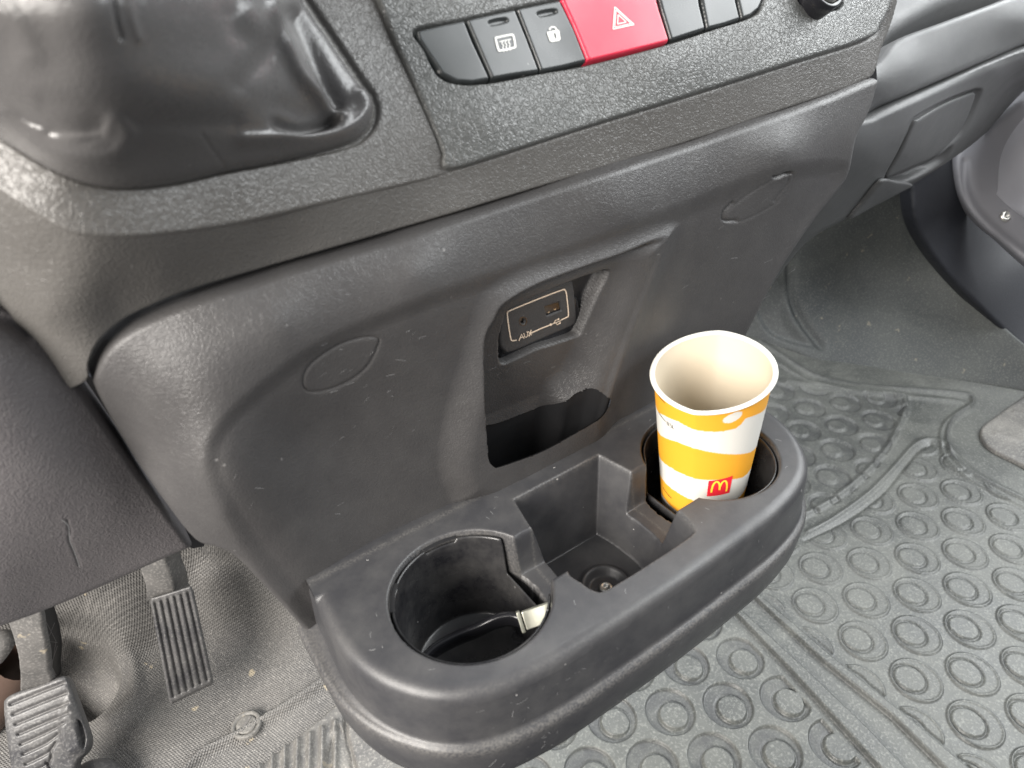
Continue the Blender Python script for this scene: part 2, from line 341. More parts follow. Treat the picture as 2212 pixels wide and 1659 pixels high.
column = [(1010, 1110), (965, 1070), (945, 1000), (960, 900), (1000, 760), (1035, 650), (1100, 590), (1250, 535), (1400, 485), (1460, 475), (1480, 500), (1440, 620), (1390, 760), (1350, 880), (1340, 960), (1250, 1100)]
big = [(1042, 740), (1060, 690), (1085, 650), (1150, 612), (1250, 575), (1350, 540), (1405, 517), (1438, 508), (1440, 520), (1412, 590), (1375, 680), (1345, 760), (1325, 820), (1312, 856), (1290, 889), (1230, 925), (1162, 962), (1110, 982), (1062, 997), (1047, 985), (1040, 930), (1036, 850)]
opening = [(1040, 925), (1100, 894), (1180, 858), (1250, 832), (1285, 834), (1306, 850), (1300, 872), (1280, 886), (1225, 919), (1162, 953), (1110, 975), (1066, 989), (1051, 980), (1045, 955)]
usb_rec = [(1312, 583), (1316, 592), (1290, 645), (1262, 706), (1247, 727), (1205, 742), (1162, 755), (1120, 774), (1090, 787), (1078, 780), (1077, 735), (1086, 697), (1100, 668), (1165, 636), (1240, 605), (1295, 586)]
cov1 = [(655, 830), (662, 800), (690, 772), (740, 742), (790, 729), (818, 732), (815, 752), (795, 790), (760, 820), (710, 842), (670, 846)]
cov2 = [(1570, 478), (1568, 462), (1590, 440), (1640, 405), (1690, 380), (1714, 376), (1708, 400), (1680, 435), (1640, 460), (1600, 478)]
def lift(pts, fs, n=(0, 1, 0)):
    q = np.array(pts, float); p = q.copy()
    for _ in range(40):
        P = SP(p)+np.array(n, float)*sum(f_(p) for f_ in fs)[:, None]; p = p+.35*(q-to_px(P))
    return [tuple(a) for a in p]
PF = [dent(recess, .003, 50, inner=True), dent(column, -.009, 70),
     dent(big, .030, 13, mul=lambda Q: np.clip((Q[:, 1]+.42*(Q[:, 0]-1100)-500)/430, .0, 1)*(.12+.88*sstep(dist_poly(Q, np.array([(1442, 500), (1412, 590), (1375, 680), (1345, 760), (1325, 820), (1306, 860), (1280, 892)], float), False)[0]/75)))]
_bm = lambda Q: .030*np.clip((Q[:, 1]+.42*(Q[:, 0]-1100)-500)/430, .0, 1)*(.12+.88*sstep(dist_poly(Q, np.array([(1442, 500), (1412, 590), (1375, 680), (1345, 760), (1325, 820), (1306, 860), (1280, 892)], float), False)[0]/75))
_top = lift([(1302, 850), (1280, 839), (1240, 852), (1180, 875), (1120, 897), (1070, 915)], PF[:2]+[_bm])
print('bin edge', np.round(_top).tolist())
hole_l = [(1043, 968), (1044, 980), (1048, 991), (1056, 998.5), (1066, 1000), (1112, 985), (1164, 965), (1232, 928), (1292, 892), (1308, 877), (1315, 862)]+_top+[(1052, 962)]
usb_l = lift(usb_rec, PF); cov1l = lift(cov1, PF); cov2l = lift(cov2, PF)
PF += [
     dent(usb_l, .012, 6), groove(cov1l, .0009, 2.6, True), groove([(1712, 378), (1706, 402), (1680, 436)], .001, 2.6), groove(cov2l, .0005, 2.2, True), groove([(1590, 440), (1571, 460), (1570, 478), (1598, 478)], .0016, 2.6),
     groove([(1677, 384), (1690, 383), (1700, 377), (1714, 375)], .003, 3)]
panel = sheet('lower_panel', pan_out, SP, M_panel, CON, 2.6, PF,
    edge=(.005, 12), skirt=.03, hole=(hole_l, .5))
# the dark bin behind the opening
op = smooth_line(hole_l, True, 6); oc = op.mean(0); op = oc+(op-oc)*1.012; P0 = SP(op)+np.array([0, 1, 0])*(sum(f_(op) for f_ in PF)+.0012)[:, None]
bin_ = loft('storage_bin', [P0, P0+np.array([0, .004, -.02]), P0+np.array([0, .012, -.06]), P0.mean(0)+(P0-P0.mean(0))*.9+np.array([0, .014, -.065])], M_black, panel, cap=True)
tg = np.array(top_gap, float); n_g = len(tg)
SBk_ = Surf([(u, v, 'y', float(SP([(u, v)])[0, 1])+.016) for u, v in top_gap])
sheet('gap_backing', [tuple(p+[0, 14]) for p in tg]+[tuple(p+[-2, -28]) for p in tg[::-1]], SBk_, M_black, panel, 5, skirt=0, sm=0)  # black sheet added behind the gap to give its shadow
for cv, lb in ((cov1, 'worn oval screw cover left of the socket'), (cov2, 'oval screw cover right of the socket, slightly sprung')):
    c = np.array(cv, float); ce = c.mean(0); c = ce+(c-ce)*.93
    q = sheet('screw_cover', c, Surf([(u, v, 'y', float(SP([(u, v)])[0, 1])+.0041) for u, v in list(cv)[::2]]+[(ce[0], ce[1], 'y', float(SP([ce])[0, 1])+.0041)]), M_panel, panel, 3, edge=(.0006, 5), skirt=.002)
    q['label'] = lb
# socket plate
SPl = Surf([(1096, 665, 'y', .3265), (1234, 608, 'y', .3255), (1247, 697, 'y', .3350), (1103, 763, 'y', .3350)])
plate = sheet('socket_plate', [(1087, 672), (1100, 662), (1170, 632), (1228, 608), (1238, 609), (1243, 640), (1247, 690), (1241, 703), (1180, 730), (1105, 762), (1087, 758), (1078, 740), (1080, 700)], SPl, plastic('speckled_plate', (.042, .041, .042), .5, 700, .0001, dust=.08, fleck=.0), CON, 1.6, [dent([(1176, 663), (1210, 651), (1214, 671), (1181, 684)], .008, 2.5, sm=0), dent([(1130+5.5*math.cos(a), 694+6.5*math.sin(a)) for a in np.linspace(0, 6.28, 14)[:-1]], .008, 2.5)], edge=(.002, 6), skirt=.012)
fr = [(1116, 734.5), (1108, 736), (1104, 733), (1100, 712), (1096, 680), (1097, 675), (1104, 670), (1160, 647), (1214, 626.5), (1220, 627), (1223, 632), (1226, 655), (1228, 680), (1225, 685), (1212, 691)]
fr = smooth_line(fr, False, 4)
ribbons('printed_marking', [fr, [(1145, 720.5), (1170, 709), (1191, 701)],
    ([(1121, 736), (1126.5, 722), (1132, 731.5)], 1.5), ([(1123, 730.5), (1130.5, 727.5)], 1.5), ([(1131.5, 719.5), (1133.5, 728), (1137.5, 728.5), (1140.5, 724), (1138.5, 716)], 1.5), ([(1140, 715.5), (1148.5, 724)], 1.5), ([(1147.5, 712.5), (1143, 727)], 1.8),
    ([(1191, 701), (1212, 692.5)], 1.5), ([(1196, 699), (1200, 692), (1206, 690)], 1.5), ([(1200, 697.5), (1204, 701.5), (1209, 698)], 1.5)], 2.3, SPl, .0006, M_cream, plate)
patches('printed_symbol', [[(1190+2.6*math.cos(a), 701.2+2.6*math.sin(a)) for a in np.linspace(0, 6.28, 10)[:-1]], [(1205, 688), (1208, 687), (1208, 691), (1205, 692)], [(1208, 697), (1211, 695.5), (1211.5, 699), (1208.5, 700)]], SPl, .0005, M_cream, plate)
jr = [(1130+8*math.cos(a), 694+9*math.sin(a)) for a in np.linspace(0, 2*math.pi, 25)]
ribbons('aux_jack', [(jr, 1.6)], 1.6, SPl, .0003, M_gloss, plate)
patches('usb_port', [[(1181, 668), (1209, 657), (1211, 664), (1183, 675.5)]], SPl, -.003, M_gloss, plate)
patches('usb_contact', [[(1183, 674), (1187, 672.5), (1187.5, 675), (1184, 676.5)], [(1196, 668), (1201, 666), (1201.5, 668.5), (1197, 670)]], SPl, -.0025, M_metal, plate)
sheet('socket_filler', [(1082, 690), (1079, 730), (1078, 776), (1090, 784), (1160, 752), (1205, 739), (1246, 724), (1256, 705), (1252, 660), (1238, 640), (1160, 660)], Surf([(1078, 776, 'y', .3385), (1246, 724, 'y', .3385), (1240, 640, 'y', .3305), (1085, 690, 'y', .3310)]), M_gloss, plate, 3, edge=(.002, 5), skirt=.004)  # black filler sheet added under the plate to darken the gap
# upper shroud (from the crease under the gaiter down to the gap above the panel)
up_gap = [(188, 824), (193, 784), (216, 737), (265, 694), (330, 661), (412, 628), (556, 585), (696, 544), (846, 501), (997, 457), (1148, 411), (1299, 366), (1500, 304), (1700, 236), (1800, 202), (1860, 178), (1890, 158)]
SS = Surf([(200, 800, 'y', .345), (276, 704, 'y', .337), (420, 640, 'y', .331), (700, 553, 'y', .329), (1000, 463, 'y', .329), (1300, 370, 'y', .329), (1700, 236, 'y', .329), (1890, 160, 'y', .333),
           (972, 366, 'y', .333), (1300, 262, 'y', .333), (1700, 130, 'y', .334), (1900, 50, 'y', .340),
           (838, 408, 'y', .330), (700, 440, 'y', .325), (500, 485, 'y', .314), (350, 507, 'y', .305), (185, 510, 'y', .302), (90, 470, 'y', .306), (0, 415, 'y', .314), (-100, 350, 'y', .325),
           (350, 590, 'y', .317), (200, 620, 'y', .318), (100, 560, 'y', .318), (0, 500, 'y', .327), (600, 520, 'y', .326), (800, 460, 'y', .329),
           (100, 680, 'y', .336), (0, 620, 'y', .350), (-100, 560, 'y', .37), (130, 760, 'y', .350), (60, 730, 'y', .362), (250, 660, 'y', .329), (-50, 700, 'y', .38)])
shroud = sheet('dash_shroud', [(1890, 160), (1905, 110), (1925, 60), (1942, 0), (1944, -30), (1900, 40), (1876, 84), (1700, 141), (1500, 205), (1300, 266), (1106, 328), (976, 368), (966, 366), (900, 385), (838, 400), (700, 431), (500, 476), (350, 497), (260, 502), (185, 500), (90, 462), (0, 405), (-100, 350), (-130, 450), (-130, 700), (0, 760), (120, 840)] + up_gap[:-1],
    SS, M_shroud, CON, 3, [], edge=(.0018, 6), skirt=.02)
SG = Surf([(0, 415, 'y', .3126), (90, 470, 'y', .3046), (185, 510, 'y', .3006), (350, 507, 'y', .3036), (500, 485, 'y', .3126), (700, 440, 'y', .3236), (838, 408, 'y', .3286), (968, 372, 'y', .3328), (-100, 350, 'y', .3248), (958, 310, 'y', .336),
           (0, 300, 'y', .318), (133, 372, 'y', .306), (266, 404, 'y', .306), (487, 370, 'y', .318), (753, 318, 'y', .334), (815, 240, 'y', .342), (795, 186, 'y', .347), (670, 0, 'y', .362), (930, 200, 'y', .347), (860, 80, 'y', .360), (820, -20, 'y', .368),
           (400, 200, 'y', .335), (200, 200, 'y', .325), (0, 100, 'y', .33), (-100, 250, 'y', .325), (610, -80, 'y', .37), (780, -90, 'y', .376)])
rim_ln = [(-110, 225), (0, 290), (70, 335), (133, 369), (200, 392), (266, 401), (370, 392), (487, 367), (620, 342), (753, 312), (800, 280), (813, 240), (805, 205), (788, 182), (730, 95), (664, -4), (620, -80)]
g_in = [(-70, 180), (0, 262), (75, 305), (138, 334), (200, 356), (266, 366), (370, 358), (487, 334), (620, 308), (738, 290), (778, 270), (793, 242), (788, 216), (772, 194), (714, 106), (648, 8), (604, -76), (300, -80), (-70, -80)]
frame = sheet('gear_surround', [(-110, 340), (0, 411), (90, 468), (140, 494), (185, 507), (260, 510), (350, 504), (500, 483), (700, 438), (838, 406), (960, 377), (971, 368), (955, 330), (940, 290), (905, 210), (870, 130), (840, 60), (812, -10), (780, -90), (400, -90), (-110, -90)],
    SG, M_shroud, CON, 3, [groove(rim_ln, .0025, 6)],
    inward=(0, .75, -.66), edge=(.0008, 4), skirt=.015, hole=(g_in, 0))
gout = [(-110, 220), (0, 286), (70, 331), (133, 364), (200, 387), (266, 396), (370, 387), (487, 362), (620, 337), (748, 307), (792, 278), (806, 240), (799, 208), (782, 186), (724, 98), (658, 0), (610, -90), (300, -110), (-110, -110)]
SGa = Surf([(-110, 220, 'y', .312), (0, 288, 'y', .309), (133, 367, 'y', .299), (266, 399, 'y', .300), (487, 365, 'y', .312), (620, 338, 'y', .321), (753, 310, 'y', .331), (808, 240, 'y', .340), (788, 186, 'y', .344), (664, 0, 'y', .359), (610, -90, 'y', .365),
            (0, 230, 'y', .292), (150, 300, 'y', .282), (300, 320, 'y', .286), (480, 300, 'y', .300), (620, 280, 'y', .315), (700, 250, 'y', .328),
            (100, 150, 'y', .262), (300, 180, 'y', .262), (480, 170, 'y', .282), (600, 150, 'y', .312), (580, 20, 'y', .312), (200, -20, 'y', .250), (400, 20, 'y', .268), (200, -110, 'y', .262), (400, -110, 'y', .278), (-100, 50, 'y', .272), (530, -80, 'y', .31), (660, 100, 'y', .331), (700, 150, 'y', .334)])
gait = sheet('gear_gaiter', gout, SGa, M_gaiter, CON, 3,
    [groove([(-60, 150), (0, 205), (60, 245), (110, 262), (170, 270), (215, 266)], 0.0062, 18),               # fold above the curl
     groove([(0, 262), (60, 305), (120, 338), (190, 350), (250, 338), (275, 300), (258, 266), (228, 262)], -0.0038, 22),
     groove([(110, 280), (170, 300), (215, 290)], 0.0025, 18),
     groove([(640, 30), (668, 90), (700, 160), (728, 222)], 0.0087, 20),                                        # valley on the right
     groove([(592, 20), (612, 80), (650, 165), (700, 215), (735, 250)], -0.0062, 17),                           # sharp ridge
     groove([(530, 305), (620, 300), (700, 292), (758, 275), (790, 235), (780, 205)], -0.0043, 17),              # puffed lip in the corner
     groove([(600, 262), (650, 278), (700, 268), (720, 255)], 0.0062, 14), groove([(610, 230), (660, 250), (700, 248)], 0.0037, 29),
     groove([(500, 30), (510, 60), (530, 78)], 0.0019, 23), groove([(545, 30), (560, 55)], -0.0037, 34), groove([(600, 70), (560, 130), (520, 180)], 0.0031, 27),
     groove([(60, 110), (250, 95), (450, 95)], 0.0025, 63), groove([(40, 200), (250, 235), (450, 215), (540, 180)], -0.0019, 57), groove([(100, 225), (300, 262), (500, 262)], 0.0025, 23),
     groove([(238, -60), (250, 30), (262, 72)], 0.0014, 6), groove([(270, -60), (282, 20), (300, 75)], -0.0012, 9), groove([(436, 290), (460, 325), (488, 362)], 0.0006, 4),
     groove([(-60, 20), (30, 60), (60, 120)], -0.0031, 34)],
    inward=(0, .85, -.5), edge=(.003, 16), skirt=.01)
# switch fascia
SF = Surf([(972, 364, 'y', .330), (1106, 328, 'y', .329), (1500, 205, 'y', .329), (1876, 84, 'y', .332), (1925, 20, 'y', .338), (940, 290, 'y', .336), (870, 130, 'y', .352), (800, -60, 'y', .366), (1300, -120, 'y', .372), (1700, -150, 'y', .372), (1950, -150, 'y', .36),
           (1050, 260, 'y', .334), (1450, 140, 'y', .334), (1700, 60, 'y', .337), (1200, 90, 'y', .352)])
fas = sheet('switch_fascia', [(972, 362), (958, 326), (944, 290), (909, 210), (874, 130), (844, 60), (816, -10), (780, -100), (1100, -130), (1500, -150), (1950, -180), (1944, -60), (1925, 10), (1905, 50), (1876, 80), (1700, 137), (1500, 201), (1300, 262), (1106, 324)], SF, M_fascia, CON, 3,
    [dent([(893, 62), (1000, 38), (1200, -5), (1500, -60), (1660, -60), (1650, 10), (1625, 38), (1540, 66), (1440, 98), (1270, 142), (1160, 162), (1060, 181), (990, 183), (945, 165), (915, 110)], .006, 8),
     dent([(1718, -30), (1725, 5), (1750, 20), (1790, 25), (1815, 18), (1822, 0), (1830, -60), (1720, -60)], .03, 8)],
    inward=(0, .8, -.6), edge=(.0016, 5), skirt=.015)
btn = [[(900, 66), (950, 54), (1003, 43), (1022, 90), (1059, 170), (1020, 177), (985, 175), (955, 160), (925, 115), (905, 85)],
       [(1008, 42), (1060, 30), (1113, 19), (1138, 80), (1166, 153), (1115, 160), (1063, 169), (1035, 105)],
       [(1117, 18), (1165, 8), (1210, -1), (1240, 60), (1268, 131), (1220, 143), (1169, 153), (1145, 90)],
       [(1213, -4), (1300, -22), (1408, -45), (1425, 20), (1447, 88), (1360, 110), (1271, 131), (1240, 55)],
       [(1414, -45), (1460, -55), (1505, -64), (1512, 10), (1525, 62), (1490, 73), (1450, 86), (1430, 20)],
       [(1509, -65), (1550, -72), (1585, -80), (1590, 0), (1600, 40), (1565, 52), (1529, 61), (1517, 0)],
       [(1589, -81), (1620, -86), (1642, -85), (1648, 0), (1640, 18), (1622, 33), (1604, 39), (1595, 0)]]
names = ['blank_switch', 'demister_switch', 'door_lock_switch', 'hazard_switch', 'blank_switch', 'blank_switch', 'blank_switch']
bs = []
for k, (pl, nm) in enumerate(zip(btn, names)):
    P = []
    c = np.array(pl, float)
    for i in range(len(c)):
        a, b = c[i], c[(i+1) % len(c)]; P += [a+(b-a)*t for t in (0.02, .1, .5, .9)]
    fts = []
    if k == 1: fts = [dent([(1056, 44), (1092, 37), (1096, 48), (1060, 56)], .0018, 4)]
    if k == 2: fts = [dent([(1161, 25), (1198, 18), (1202, 29), (1165, 37)], .0018, 4)]
    b = sheet(nm, P, SF, M_red if k == 3 else M_button, CON, 1.8, fts, inward=(0, .8, -.6), edge=(.0022, 5), skirt=.010, off=.0022 if k == 3 else .0012, sm=0); bs.append(b)
bs[3]['label'] = 'wide red hazard warning switch'
# symbols
B2 = .0017
def loop(p, n=3): return smooth_line(p, True, n).tolist()
d = [(1071, 84), (1074, 81), (1104, 75), (1109, 78), (1113, 98), (1110, 103), (1082, 109), (1077, 107)]
dl = smooth_line(d, True, 3); dl = np.vstack([dl, dl[:2]])
ribbons('symbol', [(dl, 4.2)] + [([(1086+7*i, 90-1.4*i), (1084+7*i, 94-1.4*i), (1088+7*i, 98-1.4*i), (1086+7*i, 103-1.4*i), (1089+7*i, 107-1.4*i), (1088+7*i, 112-1.4*i)], 2.2) for i in range(3)] + [([(1079, 90), (1104, 84.5)], 2.0)], 3, SF, B2, M_white, bs[1])
a = np.linspace(-2.9, .1, 10)
ribbons('symbol', [(np.array([(1194.5+8*math.cos(t), 67+9*math.sin(t)) for t in a]), 3.4)], 3, SF, B2, M_white, bs[2])
patches('symbol', [[(1182, 69), (1205, 64), (1208, 66), (1211, 84), (1208, 88), (1192, 91), (1188, 89), (1182, 73)]], SF, B2, M_white, bs[2])
patches('keyhole', [[(1196, 72), (1200, 71.4), (1201.5, 77), (1202, 83), (1199.5, 83.5), (1198, 78)]], SF, B2+.0003, M_ink, bs[2])
def tri(s):
    c = np.array([(1328.0, 15), (1369.5, 53), (1324.5, 63)]); ce = c.mean(0)+[0, 3]; c = ce+(c-ce)*s
    return np.vstack([c[0]*.97+c[1]*.03, c[0]*.5+c[1]*.5, c[1], c[1]*.5+c[2]*.5, c[2], c[2]*.5+c[0]*.5, c[0]*.999+c[1]*.001])
T = []
for s, w in ((1, 2.2), (.78, 1.6), (.42, 2.0)):
    c = np.array([(1328.0, 15), (1369.5, 53), (1324.5, 63)]); ce = c.mean(0); c = ce+(c-ce)*s
    for i in range(3): T.append(([c[i], (c[i]+c[(i+1) % 3])/2, c[(i+1) % 3]], w))
ribbons('symbol', T, 2.4, SF, .0027, M_white, bs[3])
# round power socket just in frame at the top
c0 = at(1775, -24, 'y', .341); ax = np.array([1, 0, 0.]); nn = np.array([0, -.8, .6]); ay = np.cross(nn, ax)
rg = lambda r, h: [c0+nn*h+r*(math.cos(t)*ax+math.sin(t)*ay) for t in np.linspace(0, 2*math.pi, 40, endpoint=False)]
s_ = loft('power_socket', [rg(.0135, .004), rg(.0150, .005), rg(.0165, .004), rg(.017, -.004), rg(.017, -.02)], M_gloss, CON)
loft('socket_cap', [rg(.0133, .001), rg(.012, .006), rg(.0115, .0065), rg(.006, .0067)], M_metal, s_, cap=True)
# ------------------------------------------------------------------ cup holder tray (plan coordinates in metres)
Z0 = .380; XC = .235
half = [(.235, .1770), (.31, .1785), (.34, .1810), (.364, .1860), (.382, .1940), (.396, .2060), (.408, .2230), (.4155, .2430), (.4180, .2630), (.4180, .290), (.416, .322)]
left = [(2*XC-x, y) for x, y in half][::-1]
left = [(.055, .322), (.0535, .300), (.052, .280), (.0515, .262), (.0545, .243), (.0615, .2245), (.0735, .2070), (.088, .1945), (.106, .1860), (.130, .1810), (.16, .1785)]
OUT = smooth_line(left+half, False, 8)
def circle(c, r, n=72): return np.array([(c[0]+r*math.cos(t), c[1]+r*math.sin(t)) for t in np.linspace(0, 2*math.pi, n, endpoint=False)])
HL, HR, HRAD = (.131, .248), (.339, .248), .0490
def ramp(s, w, soft=.25):
    t = np.clip(-s/w, 0, 1); return t + 0*soft
pocket = smooth_line([(.196, .2955), (.199, .2965), (.235, .2965), (.271, .2965), (.2745, .2955), (.2765, .285), (.2800, .268), (.2815, .250), (.2810, .232), (.2790, .224), (.2775, .2155), (.2755, .206), (.272, .200), (.260, .1985), (.235, .1982), (.210, .1985), (.1935, .1995), (.1885, .205), (.1868, .213), (.1850, .222), (.1880, .232), (.1885, .250), (.1900, .268), (.1935, .285)], True, 4)
sadL = np.array([(.150, .2250), (.1785, .2250), (.21, .2250), (.21, .2665), (.182, .2675), (.150, .2655)]); sadR = sadL.copy(); sadR[:, 0] = 2*XC-sadR[:, 0]; sadR[:3, 1] = .2205
def tray_z(Q, d):
    z = np.full(len(Q), Z0)
    r = .0085; t = np.clip(1-d/r, 0, 1); 
    back = Q[:, 1] > .30
    z -= np.where(back, 0, r*(1-np.sqrt(np.clip(1-t*t, 0, 1))))
    z += .0000*Q[:, 0]
    for s in (sadL, sadR):
        k = sdf(Q, s); z = np.minimum(z, Z0-.033*sstep((-k+.0004)/.0055)-.0)
    k = sdf(Q, pocket); dz = np.clip(-k/.0150, 0, 1); dz = np.where(dz < .12, dz*dz/.24, dz-.06)/.94; dz = np.minimum(dz, 1)
    fl = Z0-.064
    zp = Z0-.064*dz
    rr = np.hypot(Q[:, 0]-XC, Q[:, 1]-.2405); zp = np.where(rr < .03, zp-.0035*sstep((.0155-rr)/.005)+.0015*np.exp(-((rr-.0165)/.002)**2), zp)
    z = np.where(k < 0, np.minimum(z, zp), z)
    for c in (HL, HR):
        k = np.hypot(Q[:, 0]-c[0], Q[:, 1]-c[1])-HRAD
        z = np.minimum(z, Z0-.0012*sstep((.0012-k)/.0016)-.078*sstep((-k)/.0012) + np.where(k > .0012, 1, 0))
    # shallow chamfer round hole edges comes from the small first step
    return z
Q, f, dd = grid_clip(OUT, .0008)
dist_edge, _, _ = dist_poly(Q, OUT, False)
Zt = tray_z(Q, dist_edge)
V = [np.array([q[0], q[1], z]) for q, z in zip(Q, Zt)]; Fc = [tuple(x[::-1]) for x in f]
# side walls lofted from the outline
nrm = np.gradient(OUT, axis=0); nrm = np.stack([nrm[:, 1], -nrm[:, 0]], 1); nrm /= np.linalg.norm(nrm, axis=1)[:, None]
ext = lambda a: .006*np.clip((.30-0*OUT[:, 0]-(.0))*0, 0, 1)*a
back_l = np.clip((OUT[:, 1]-.215)/.10, 0, 1)*(OUT[:, 0] < .2)
back_r = np.clip((OUT[:, 1]-.20)/.10, 0, 1)*(OUT[:, 0] > .3)
prof = [(-.0004, Z0-.0072), (.0002, Z0-.012), (.0010, Z0-.026), (.0016, Z0-.038), (.0018, Z0-.0405), (.0030, Z0-.0415), (.0050, Z0-.0425), (.0062, Z0-.0445), (.0064, Z0-.048), (.0058, Z0-.056), (.0045, Z0-.070), (.0020, Z0-.080), (-.004, Z0-.085), (-.02, Z0-.087)]
base = len(V); n = len(OUT)
for k_, (of, z) in enumerate(prof):
    lipx = (k_ >= 5)*(.007*back_l)
    q = OUT+nrm*(of+lipx)[:, None] if np.ndim(lipx) else OUT+nrm*of
    zz = z + (k_ >= 3)*(-.004*back_r)
    V += [np.array([a, b, c]) for (a, b), c in zip(q, np.broadcast_to(zz, n))]
for i in range(len(prof)-1):
    for j in range(n-1):
        a = base+i*n+j; Fc.append((a, a+n, a+n+1, a+1))
b0 = base+(len(prof)-1)*n
V.append(np.array([XC, .33, Z0-.087])); cc = len(V)-1
for j in range(n-1): Fc.append((b0+j, cc, b0+j+1))
tray = mesh_obj('cup_holder_tray', V, Fc, M_tray, CON)
wear = np.zeros(len(V)); ks = [sdf(Q, pocket)]+[np.hypot(Q[:, 0]-c[0], Q[:, 1]-c[1])-HRAD for c in (HL, HR)]
for k_ in ks: wear[:len(Q)] += .9*np.exp(-((k_+.0003)/.0010)**2)
wear[:len(Q)] += .3*np.exp(-((dist_edge-.0035)/.0022)**2)*(Q[:, 1] < .3)
wear[:len(Q)] += .9*np.exp(-((Q[:, 1]-.3125)/.0022)**2)
for k_ in (4, 5, 6, 7, 8):
    wear[base+k_*n:base+(k_+1)*n] = (.2, .7, 1.0, 1.0, .4)[k_-4]
wa = tray.data.color_attributes.new('wear', 'FLOAT_COLOR', 'POINT'); wa.data.foreach_set('color', np.c_[wear, wear, wear, np.ones(len(V))].ravel().astype(np.float32))
nt = M_tray.node_tree; pb = nt.nodes['Principled BSDF']; vc = nd(nt, 'ShaderNodeVertexColor'); vc.layer_name = 'wear'; tcx = nd(nt, 'ShaderNodeTexCoord')
wn = nd(nt, 'ShaderNodeTexNoise'); wn.inputs['Scale'].default_value = 700; wn.inputs['Detail'].default_value = 6; nt.links.new(tcx.outputs['Object'], wn.inputs['Vector'])
w1_ = nd(nt, 'ShaderNodeMapRange'); w1_.inputs[1].default_value = .38; w1_.inputs[2].default_value = .68; nt.links.new(wn.outputs['Fac'], w1_.inputs[0])
w2_ = nd(nt, 'ShaderNodeMath', operation='MULTIPLY'); nt.links.new(w1_.outputs[0], w2_.inputs[0]); nt.links.new(vc.outputs[0], w2_.inputs[1])
w3_ = nd(nt, 'ShaderNodeMath', operation='MULTIPLY'); w3_.inputs[1].default_value = .42; nt.links.new(w2_.outputs[0], w3_.inputs[0])
old = pb.inputs['Base Color'].links[0].from_socket; wm = nd(nt, 'ShaderNodeMixRGB'); wm.inputs[2].default_value = (.19, .18, .165, 1)
nt.links.new(w3_.outputs[0], wm.inputs[0]); nt.links.new(old, wm.inputs[1]); nt.links.new(wm.outputs[0], pb.inputs['Base Color'])
def join_in(ob, V_, F_, mat):
    import bmesh
    bm = bmesh.new(); bm.from_mesh(ob.data); ob.data.materials.append(mat); k = len(ob.data.materials)-1
    vs = [bm.verts.new([float(c) for c in v]) for v in V_]
    for f_ in F_:
        g = bm.faces.new([vs[i] for i in f_]); g.material_index = k
    bm.to_mesh(ob.data); bm.free()
# scratches: hair-thin pale strokes lying on the plastic
M_scr = plain('scratched_plastic', (.22, .22, .22), .6)
Vs = []; Fs = []
def stroke(P, sdv):
    b = len(Vs)
    for p_ in P: Vs.extend([p_+sdv, p_-sdv])
    for i in range(len(P)-1): Fs.append((b+2*i, b+2*i+1, b+2*i+3, b+2*i+2))
for _ in range(150):
    side = rng.random() < .5; L = rng.uniform(.0008, .0045)*(1 if rng.random() < .8 else 2.2); a0 = rng.uniform(0, math.pi); cv = rng.uniform(-.6, .6); tw_ = rng.uniform(.00009, .0002)
    tt_ = np.linspace(-.5, .5, 5)
    lx = L*tt_*math.cos(a0)-cv*L*tt_**2*math.sin(a0); ly = L*tt_*math.sin(a0)+cv*L*tt_**2*math.cos(a0)
    if not side:
        x0 = rng.uniform(.065, .405); y0 = rng.uniform(.187, .305); qq = np.array([[x0+a_, y0+b_] for a_, b_ in zip(lx, ly)])
        if min(sdf(qq, pocket).min(), min((np.hypot(qq[:, 0]-c[0], qq[:, 1]-c[1])-HRAD).min() for c in (HL, HR))) < .001 or sdf(qq, np.vstack([OUT])).max() > -.01 or sdf(qq, sadL).min() < .001 or sdf(qq, sadR).min() < .001: continue
        stroke(np.c_[qq, np.full(5, Z0+.00012)], np.array([-math.sin(a0), math.cos(a0), 0])*tw_)
    else:
        k_ = rng.integers(60, len(OUT)-40); c_ = OUT[k_]; nn_ = nrm[k_]; tv = np.array([-nn_[1], nn_[0]]); zc = rng.uniform(Z0-.036, Z0-.014) if rng.random() < .6 else rng.uniform(Z0-.074, Z0-.05)
        o_ = np.interp(zc, [z for _, z in prof][::-1], [o__ for o__, _ in prof][::-1])+.0004
        P = [np.array([*(c_+nn_*o_+tv*a_*1), zc+b_]) for a_, b_ in zip(lx*.8, ly*.8)]; stroke(P, (np.array([*tv, 0])*-math.sin(a0)+np.array([0, 0, 1])*math.cos(a0))*tw_)
join_in(tray, Vs, Fs, M_scr)
Vs = []; Fs = []
for _ in range(70):
    u0, v0 = [(rng.uniform(480, 900), rng.uniform(820, 1200)), (rng.uniform(650, 950), rng.uniform(720, 950)), (rng.uniform(1400, 1750), rng.uniform(380, 700)), (rng.uniform(1050, 1250), rng.uniform(760, 860))][rng.integers(0, 4)]
    L = rng.uniform(4, 22); a0 = rng.normal(-.7, .35); t_ = np.linspace(-.5, .5, 4); q_ = np.c_[u0+L*t_*math.cos(a0), v0+L*t_*math.sin(a0)+2*t_**2]
    P = SP(q_, .0003)+np.array([0, 1, 0])*sum(f_(q_) for f_ in PF)[:, None]; stroke(list(P), np.array([.5, 0, .85])*rng.uniform(.00005, .00016))
join_in(panel, Vs, Fs, M_scr)
